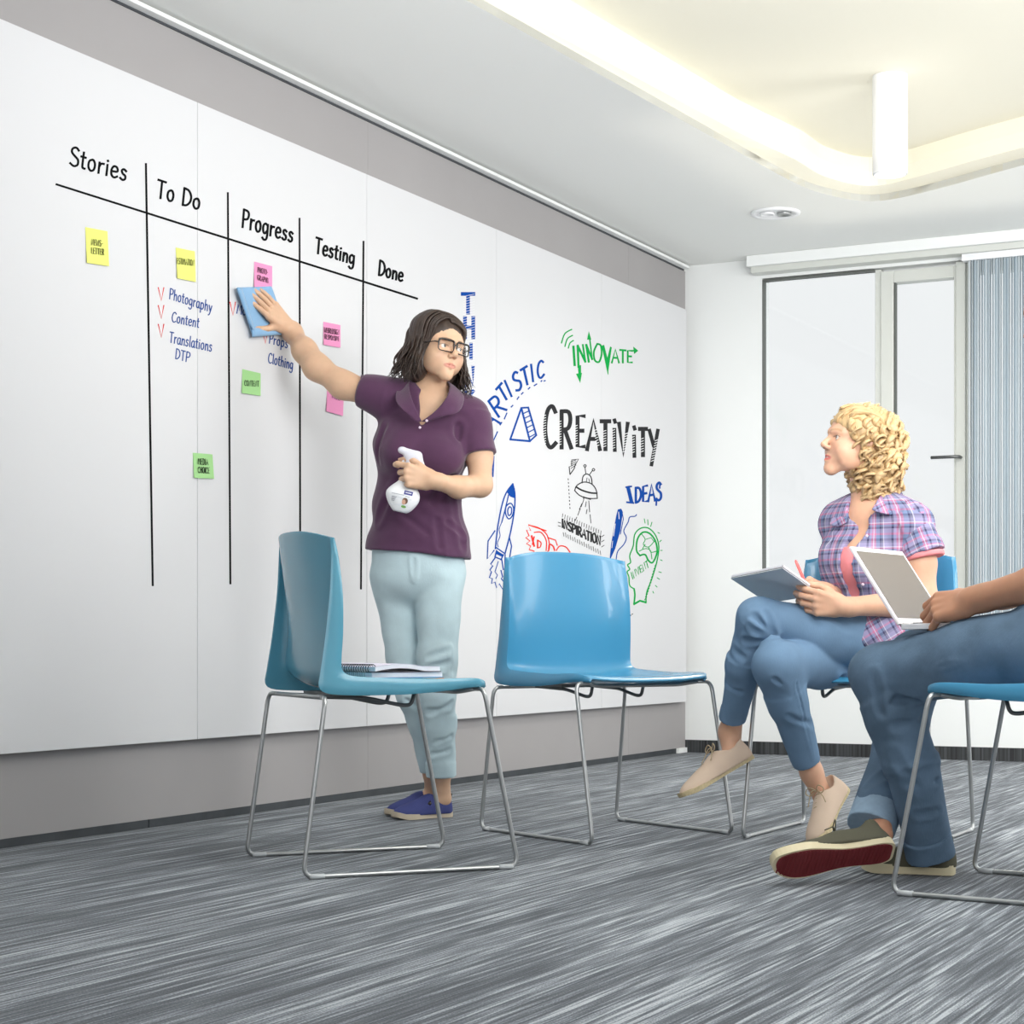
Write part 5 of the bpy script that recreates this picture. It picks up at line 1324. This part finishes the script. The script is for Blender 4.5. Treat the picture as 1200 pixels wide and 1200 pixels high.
# tail of the shirt over the lap
cloth_sheet(flap('shirt_tail', [[P(1003, 722, 5.36), P(1020, 716, 5.345), P(1040, 712, 5.34), P(1062, 712, 5.34)], [P(992, 731, 5.325), P(1012, 733, 5.315), P(1034, 730, 5.31), P(1062, 728, 5.315)],
     [P(985, 737, 5.318), P(1001, 748, 5.306), P(1030, 745, 5.30), P(1060, 742, 5.305)], [P(985.5, 738, 5.318), P(1015, 758, 5.308), P(1036, 752, 5.30), P(1060, 752, 5.305)]], M_PLAID, sh2, .003), tilt)
for i in range(5):
    MB().ball(P(1016-1.6*i, 628+19*i, 5.372+.004*i), (.0045, .0035, .0045), 8).build('button', M_BTN, sh2, smooth=True)
# jeans
J2 = Field()
J2.econe(P(1046, 752, 5.52), P(1034, 772, 5.52), .145, .11, .15, .12, S2, .03)
J2.chain([HU_, P(962, 744, 5.35), KU], [.094, .080, .058], .03)
J2.chain([KU, P(872, 780, 5.34)], [.058, .050], .03); J2.fcone(P(874, 772, 5.33), P(860, 836, 5.435), .051, .039, .02)
J2.chain([HL_, P(960, 776, 5.40), KL], [.090, .078, .063], .006)
J2.chain([KL, P(922, 825, 5.24)], [.062, .054], .03); J2.fcone(P(920, 812, 5.23), P(943.5, 888, 5.315), .056, .042, .02)
J2.wave = fold_wave([(.6, 0, .8), (.8, .3, -.5), (0, 1, 0)], .0016, 38, 18, 1.0)
J2.fcone(P(861.2, 829, 5.428), P(858, 843, 5.447), .0415, .0400, .003); J2.fcone(P(941, 880, 5.307), P(945.5, 894, 5.322), .0430, .0415, .003)
for a, b, w_, am in (((905, 745, 5.22), (884, 722, 5.20), .008, .006), ((903, 750, 5.22), (876, 735, 5.20), .008, .006), ((902, 752, 5.22), (872, 752, 5.24), .008, .005), ((908, 745, 5.22), (898, 718, 5.20), .007, .005),
                     ((932, 806, 5.19), (922, 776, 5.15), .005, .0035), ((934, 806, 5.20), (932, 772, 5.17), .005, .0035), ((930, 808, 5.18), (908, 796, 5.13), .006, .003),
                     ((870, 770, 5.27), (855, 760, 5.28), .008, .004), ((868, 810, 5.34), (850, 800, 5.36), .007, .003), ((925, 840, 5.19), (955, 850, 5.25), .007, .003), ((920, 762, 5.28), (1000, 800, 5.38), .006, .006),
                     ((932, 800, 5.16), (955, 890, 5.27), .003, .003), ((1000, 735, 5.28), (960, 715, 5.27), .010, .004)):
    J2.crease([P(*a), P(*b)], w_, am)
mesh_field('jeans', J2, .0045, M_JEANB, w2)
# shoes
def shoe_of(person, name, he, to, up, *a, **k):
    se = empty(name, tuple(he)); se.parent = person; se.matrix_parent_inverse = chain(person).inverted()
    return shoe(se, he, to, up, *a, **k)
shoe_of(w2, 'shoe', P(882, 889, 5.45), P(799, 938, 5.36), V3(-.45, .05, .89), .92, M_BEIGE, M_JUTE, M_LACE, top=.058, sole_t=.012)
shoe_of(w2, 'shoe', P(990, 926, 5.37), P(955, 993, 5.22), V3(-.75, -.45, .45), .92, M_BEIGE, M_JUTE, M_LACE, top=.058, sole_t=.012)
# curly hair
H2 = Field()
H2.ell(hd2(0, -.012, .042), (.088, .103, .086), HR2, .02).ell(hd2(0, -.062, -.036), (.086, .062, .092), HR2, .03).ell(hd2(0, -.074, -.100), (.055, .042, .045), HR2, .03)
H2.ell(hd2(0, .117, -.042), (.12, .078, .096), HR2, .010, 's')
hr2 = mesh_field('hair', H2, .0045, M_HAIRB, w2)
mb = MB(); rnd = random.Random(11)
gold = math.pi*(3-math.sqrt(5))
def curl(p, axis, r0, ln, turns, rad, ph):
    ax = unit(axis); t1 = unit(np.cross(ax, V3(.3, .9, .2))); t2 = np.cross(ax, t1); pts = []; n = int(turns*7)+3
    for i in range(n+1):
        t = i/n; rr = r0*(.45+.75*math.sin(math.pi*min(1, t*1.1+.12)))
        pts.append(p+ax*ln*t+rr*(math.cos(ph+turns*2*math.pi*t)*t1+math.sin(ph+turns*2*math.pi*t)*t2))
    N = len(pts); mb.tube(pts, [rad*(.5+1.0*math.sin(math.pi*(.12+.8*i/(N-1)))) for i in range(N)], 6, flat=.42, up=ax)
Nn = 300
for i in range(Nn):
    zz = 1-2*(i+.5)/Nn; rr = math.sqrt(1-zz*zz); a = gold*i
    for c, r_ in (((0, -.014, .042), (.088, .101, .086)), ((0, -.062, -.036), (.088, .064, .092)), ((0, -.076, -.100), (.055, .044, .045))):
        q = V3(c)+V3(r_)*V3(rr*math.cos(a), rr*math.sin(a), zz)
        if q[1] > .036-.40*max(0, -q[2]-.02)+.6*max(0, q[2]) and q[2] < .06: continue
        if q[1] > .078 and q[2] > .05: continue
        if q[1] > .048 and 0 < q[2] <= .05: continue
        if q[1] > .035 and q[2] <= 0: continue
        if c[2] != .042 and (i % 2): continue
        if c[2] == .042 and i % 3 == 0 : continue
        p = hd2(*q); out = HR2.T@unit((q-V3(c))/V3(r_))
        down = V3(.15, 0, -1); ax = down*.8+out*.28+V3(rnd.uniform(-.3, .3), rnd.uniform(-.3, .3), 0)
        sm = 1.0 if q[2] < .05 else .6
        curl(p-out*.003, ax, rnd.uniform(.011, .018)*sm, rnd.uniform(.032, .055), rnd.uniform(.9, 1.6), rnd.uniform(.0062, .0088), rnd.uniform(0, 6.28))
for i in range(70):      # long strands swept back from the hairline, ending in curls
    sg = rnd.uniform(-1, 1); z0 = .078+.022*rnd.random(); x0 = sg*.060
    pts = [hd2(x0, .080-.02*abs(sg), z0-.035*abs(sg)), hd2(x0*1.22, .048, z0+.016-.03*abs(sg)), hd2(x0*1.38, -.01, z0+.024-.04*abs(sg)), hd2(x0*1.3+.01*rnd.uniform(-1, 1), -.06, z0-.02-.03*abs(sg)), hd2(x0*1.3, -.09, z0-.06)]
    hair_lock(mb, pts, rnd.uniform(.006, .009), .4)
mb.build('hair_curl', M_HAIRB, hr2, smooth=True)['kind'] = 'stuff'

# notepad and pen
qA, qB, qC = P(856, 678, 5.40), P(917, 666, 5.10), P(961, 697, 5.32); qD = qA+qC-qB
nn = unit(np.cross(qB-qA, qD-qA)); nn = nn if nn[2] > 0 else -nn
M_PADB = mat('pale_grey_card', srgb(222, 224, 228), .5); 
npd = empty('notepad', tuple((qA+qC)/2), label='open white notepad with pale grey back held on the seated woman\'s knee', cat='notepad')
def qslab(name, h0, h1, m, ins=0.0, par=npd):
    c = (qA+qC)/2; pts = [c+(q-c)*(1-ins) for q in (qA, qB, qC, qD)]
    return MB().add([p+nn*h0 for p in pts]+[p+nn*h1 for p in pts], [(3, 2, 1, 0), (4, 5, 6, 7), (0, 1, 5, 4), (1, 2, 6, 5), (2, 3, 7, 6), (3, 0, 4, 7)]).build(name, m, par)
qslab('back_board', 0, .0022, M_PADB); qslab('cover', .0032, .0042, M_BLACK, .02); qslab('page_block', .0050, .0110, M_PAPER, .01)
pt, pb = P(932, 656, 5.34), P(944, 684, 5.34); pu = unit(pt-pb)
M_PEN = mat('coral_plastic', srgb(226, 110, 108), .35)
pe = empty('pen', tuple(pb), label='slim coral red pen in the seated woman\'s writing hand', cat='pen')
MB().tube([pb, pb+pu*.008, pb+pu*.05, pt-pu*.006, pt], [.0022, .0045, .0048, .0042, .0015], 10).build('barrel', M_PEN, pe, smooth=True)
MB().tube([pb-pu*.018, pb-pu*.012, pb], [.0006, .0022, .0042], 10).build('tip', M_METAL, pe, smooth=True)

# ================================================================ the man with the laptop
w3 = empty('person', (1.3, 4.3, 0), label='man at the right edge in worn jeans with a laptop on his lap', cat='person')
F3 = unit(V3(-.823, .568, 0)); S3 = unit(V3(.568, .823, 0)); FR3 = [S3, F3, V3(0, 0, 1)]
K1, K2 = P(1034, 792, 4.55), V3(1.03, 4.76, .53); H1_, H2_ = V3(1.240, 4.195, .562), V3(1.345, 4.365, .555)
A1, A2 = P(1082, 985, 4.55), P(1030, 962, 4.60)
B3 = Field(); HO3 = V3(1.29, 4.34, 1.34); HF3 = V3(-.78, .50, -.30); HU3 = V3(-.2, .15, .95)
hd3, HR3 = add_head(B3, HO3, HF3, HU3, 1.06)
PC3 = (H1_+H2_)/2+V3(.01, -.005, .02)
B3.cone(HO3+V3(0, -.01, -.04), V3(1.33, 4.305, 1.17), .058, .060, .02)
def torso3(F, g=0.0):
    F.cone(V3(1.33, 4.305, 1.12), V3(1.24, 4.155, 1.08), .062+g, .058+g, .03).cone(V3(1.33, 4.305, 1.12), V3(1.43, 4.445, 1.08), .062+g, .058+g, .03)
    F.econe(V3(1.335, 4.305, 1.05), V3(1.33, 4.305, .85), .155+g, .105+g, .145+g, .115+g, S3, .06)
    F.econe(V3(1.33, 4.305, .85), PC3+V3(0, 0, .04), .145+g, .115+g, .16+g, .13+g, S3, .06)
torso3(B3)
EL3, WR3 = V3(1.275, 4.13, .735), P(1143, 703, 4.34)
B3.chain([V3(1.24, 4.155, 1.07), V3(1.26, 4.135, .90), EL3], [.056, .052, .046], .02); B3.chain([EL3, EL3*.55+WR3*.45+V3(0, 0, -.004), WR3], [.046, .042, .030], .02)
ER3, WQ3 = V3(1.44, 4.58, .76), V3(1.20, 4.60, .68)
B3.chain([V3(1.43, 4.445, 1.07), V3(1.46, 4.52, .90), ER3], [.056, .052, .046], .02); B3.chain([ER3, WQ3], [.046, .030], .02)
_, t3 = add_hand(B3, WR3, P(1098, 712, 4.40)-WR3, V3(-.05, -.75, .65), V3(.1, .7, .7), [(30, 46, 25), (36, 48, 28), (40, 50, 28), (44, 52, 30)], 1.16, (.05, 0, -.05, -.10), ((.5, .75, -.5), (.1, .9, -.5), (0, .95, -.3)), rf=1.08)
add_hand(B3, WQ3, V3(-.9, .2, -.1), V3(0, 0, 1), V3(0, -1, 0), [(25, 35, 20), (30, 40, 20), (32, 42, 22), (36, 44, 22)], 1.1, (.05, 0, -.05, -.10))
B3.chain([H1_, K1, A1], [.07, .048, .036], .02); B3.chain([H2_, K2, P(1050, 890, 4.72), A2], [.07, .045, .040, .030], .02)
B3.cone(A1, P(1094, 1000, 4.58), .030, .024, .02).cone(A2, P(1034, 978, 4.52), .030, .026, .02)
hc3 = head_color(HO3, HR3, 1.06, SK3, TC(srgb(180, 110, 100)), TC(srgb(70, 50, 38)))
mesh_field('body', B3, .0070, M_SK3, w3, flat_col(SK3, (hc3,)), fine=[(P(1116, 715, 4.42), .135, .0026)])
eyes(w3, hd3, HR3, 1.06, M_IRISB, HF3)
H3 = Field(); H3.ell(hd3(0, -.022, .045), (.084, .100, .086), HR3, .02).ell(hd3(0, -.06, -.01), (.074, .05, .07), HR3, .03); H3.ell(hd3(0, .11, -.03), (.09, .085, .105), HR3, .01, 's')
H3.wave = lambda X: .0016*np.sin(((X-HO3)@HR3.T)[:, 0]*260+8*np.sin(((X-HO3)@HR3.T)[:, 1]*40))
mesh_field('hair', H3, .006, M_HAIRD, w3)
T3 = Field(); torso3(T3, .014); T3.wave = fold_wave([(0.3, 0, .95), (.9, .3, -.2), (0, 1, 0)], .003, 30, 16, 2)
T3.cone(HO3+V3(0, -.01, -.04), V3(1.33, 4.305, 1.16), .062, .068, .01, 's'); T3.cone(V3(1.24, 4.155, 1.07), V3(1.252, 4.145, .97), .068, .068, .02); T3.cone(V3(1.43, 4.445, 1.07), V3(1.445, 4.485, .97), .068, .068, .02)
T3.cut(PC3+V3(0, 0, .03), V3(0, 0, -1))
mesh_field('shirt', T3, .008, mat('charcoal_jersey', srgb(70, 72, 80), .85, .2), w3)
J3 = Field()
J3.econe(PC3+V3(0, 0, .10), PC3+V3(0, 0, .0), .155, .13, .175, .14, S3, .03)
J3.chain([H1_, H1_*.5+K1*.5+V3(0, 0, .006), K1], [.100, .090, .074], .03)
J3.chain([K1, K1*.6+P(1068, 895, 4.52)*.4], [.074, .070], .03); J3.fcone(K1*.7+P(1068, 895, 4.52)*.3, P(1068, 900, 4.52), .071, .064, .03); J3.fcone(P(1067, 890, 4.52), P(1089, 997, 4.57), .064, .058, .02)
J3.chain([H2_, H2_*.5+K2*.5, K2], [.098, .088, .072], .006)
J3.chain([K2, P(1050, 890, 4.72)], [.070, .063], .006); J3.fcone(P(1052, 880, 4.725), P(1023, 962, 4.60), .064, .058, .01)
J3.wave = fold_wave([(.6, 0, .8), (.8, .3, -.5), (0, 1, 0)], .003, 30, 15, .4)
for a, b, w_, am in (((1035, 835, 4.48), (1020, 790, 4.46), .009, .005), ((1045, 822, 4.47), (1075, 815, 4.44), .010, .008), ((1040, 812, 4.47), (1095, 800, 4.40), .010, .005), 
                     ((1170, 760, 4.19), (1175, 795, 4.18), .005, .005), ((1050, 850, 4.46), (1092, 838, 4.50), .010, .005),
                     ((1045, 885, 4.46), (1080, 930, 4.46), .010, .004), ((1055, 920, 4.47), (1095, 915, 4.49), .008, .004), ((1012, 920, 4.60), (1040, 905, 4.6), .008, .005), ((1100, 782, 4.32), (1160, 765, 4.2), .004, .003), ((1060, 960, 4.48), (1098, 950, 4.49), .007, .004)):
    J3.crease([P(*a), P(*b)], w_, am)
jn = mesh_field('jeans', J3, .0050, M_JEAND, w3)
c1 = Field(); c1.fcone(P(1084.5, 979, 4.552), P(1090, 1003, 4.572), .0600, .0595, .0); c1.wave = J3.wave; mesh_field('cuff', c1, .004, M_JEAND, jn)
c2 = Field(); c2.fcone(P(1030, 946, 4.625), P(1021, 970, 4.59), .0620, .0610, .0); c2.wave = J3.wave; mesh_field('cuff', c2, .004, M_JEANE, jn)
h1 = P(1119, 1025, 4.58); h1[2] = .002; t1_ = P(1010, 1030, 4.66); t1_[2] = .002
shoe_of(w3, 'shoe', h1, t1_, (0, 0, 1), 1.12, M_OLIVE, M_RUB, M_LACED, top=.084, sole_t=.024)
shoe_of(w3, 'shoe', P(1048, 998, 4.43), P(908, 1016, 4.36), V3(.08, .80, .60), 1.08, M_OLIVE, M_RUB, M_LACED, tread_m=M_REDSOLE, top=.082, sole_t=.022)

# laptop
Hn = V3(.918, 4.45, .612); hx = unit(V3(.568, .823, 0)); hb_ = unit(V3(.823, -.568, .02)); hs = unit(V3(-.122*.823, .122*.568, .184)); LW, LD = .315, .215
lap = empty('laptop', tuple(Hn), label='open white-framed laptop on the man\'s lap seen from its screen side', cat='laptop')
M_LSIL = mat('laptop_aluminium', srgb(222, 222, 226), .35, .5, metal=.2); M_SCR = mat('laptop_screen_glass', srgb(112, 100, 88), .25, .4); M_LBEZ = mat('laptop_bezel', srgb(238, 232, 236), .35)  # screen's brown reflection is put into its base colour
bu_ = unit(np.cross(hb_, hx)); bu_ = bu_ if bu_[2] > 0 else -bu_
sn = unit(np.cross(hs, hx)); sn = sn if sn@hb_ > 0 else -sn
bfrm = lambda a, b, c: Hn+hx*a+hb_*b+bu_*c
sfrm = lambda a, b, c: Hn+hx*a+hs*b+sn*c
bs = MB().box((0, .004, -.014), (LW, LD+.02, 0), bfrm).build('base', M_LSIL, lap, bevel=.002)
MB().box((.02, .02, .0002), (LW-.02, .115, .0010), bfrm).build('keyboard', M_BLACK, bs)
kb = MB()
for r in range(5):
    for c in range(13): kb.box((.024+c*.0206, .024+r*.0178, .0011), (.024+c*.0206+.017, .024+r*.0178+.0145, .0026), bfrm)
kb.build('keys', M_BLACK, bs)['kind'] = 'stuff'
MB().box((LW/2-.05, .13, .0002), (LW/2+.05, .205, .0008), bfrm).build('trackpad', M_TRIG, bs)
ld = MB().box((0, 0, -.007), (LW, .226, 0), sfrm).build('lid', M_LBEZ, lap, bevel=.002)
MB().box((.014, .018, .0003), (LW-.014, .212, .0009), sfrm).build('screen', M_SCR, ld)
MB().tube([bfrm(.02, .0, -.004), bfrm(LW-.02, .0, -.004)], .0055, 10).build('hinge', M_BLACK, lap, smooth=True)
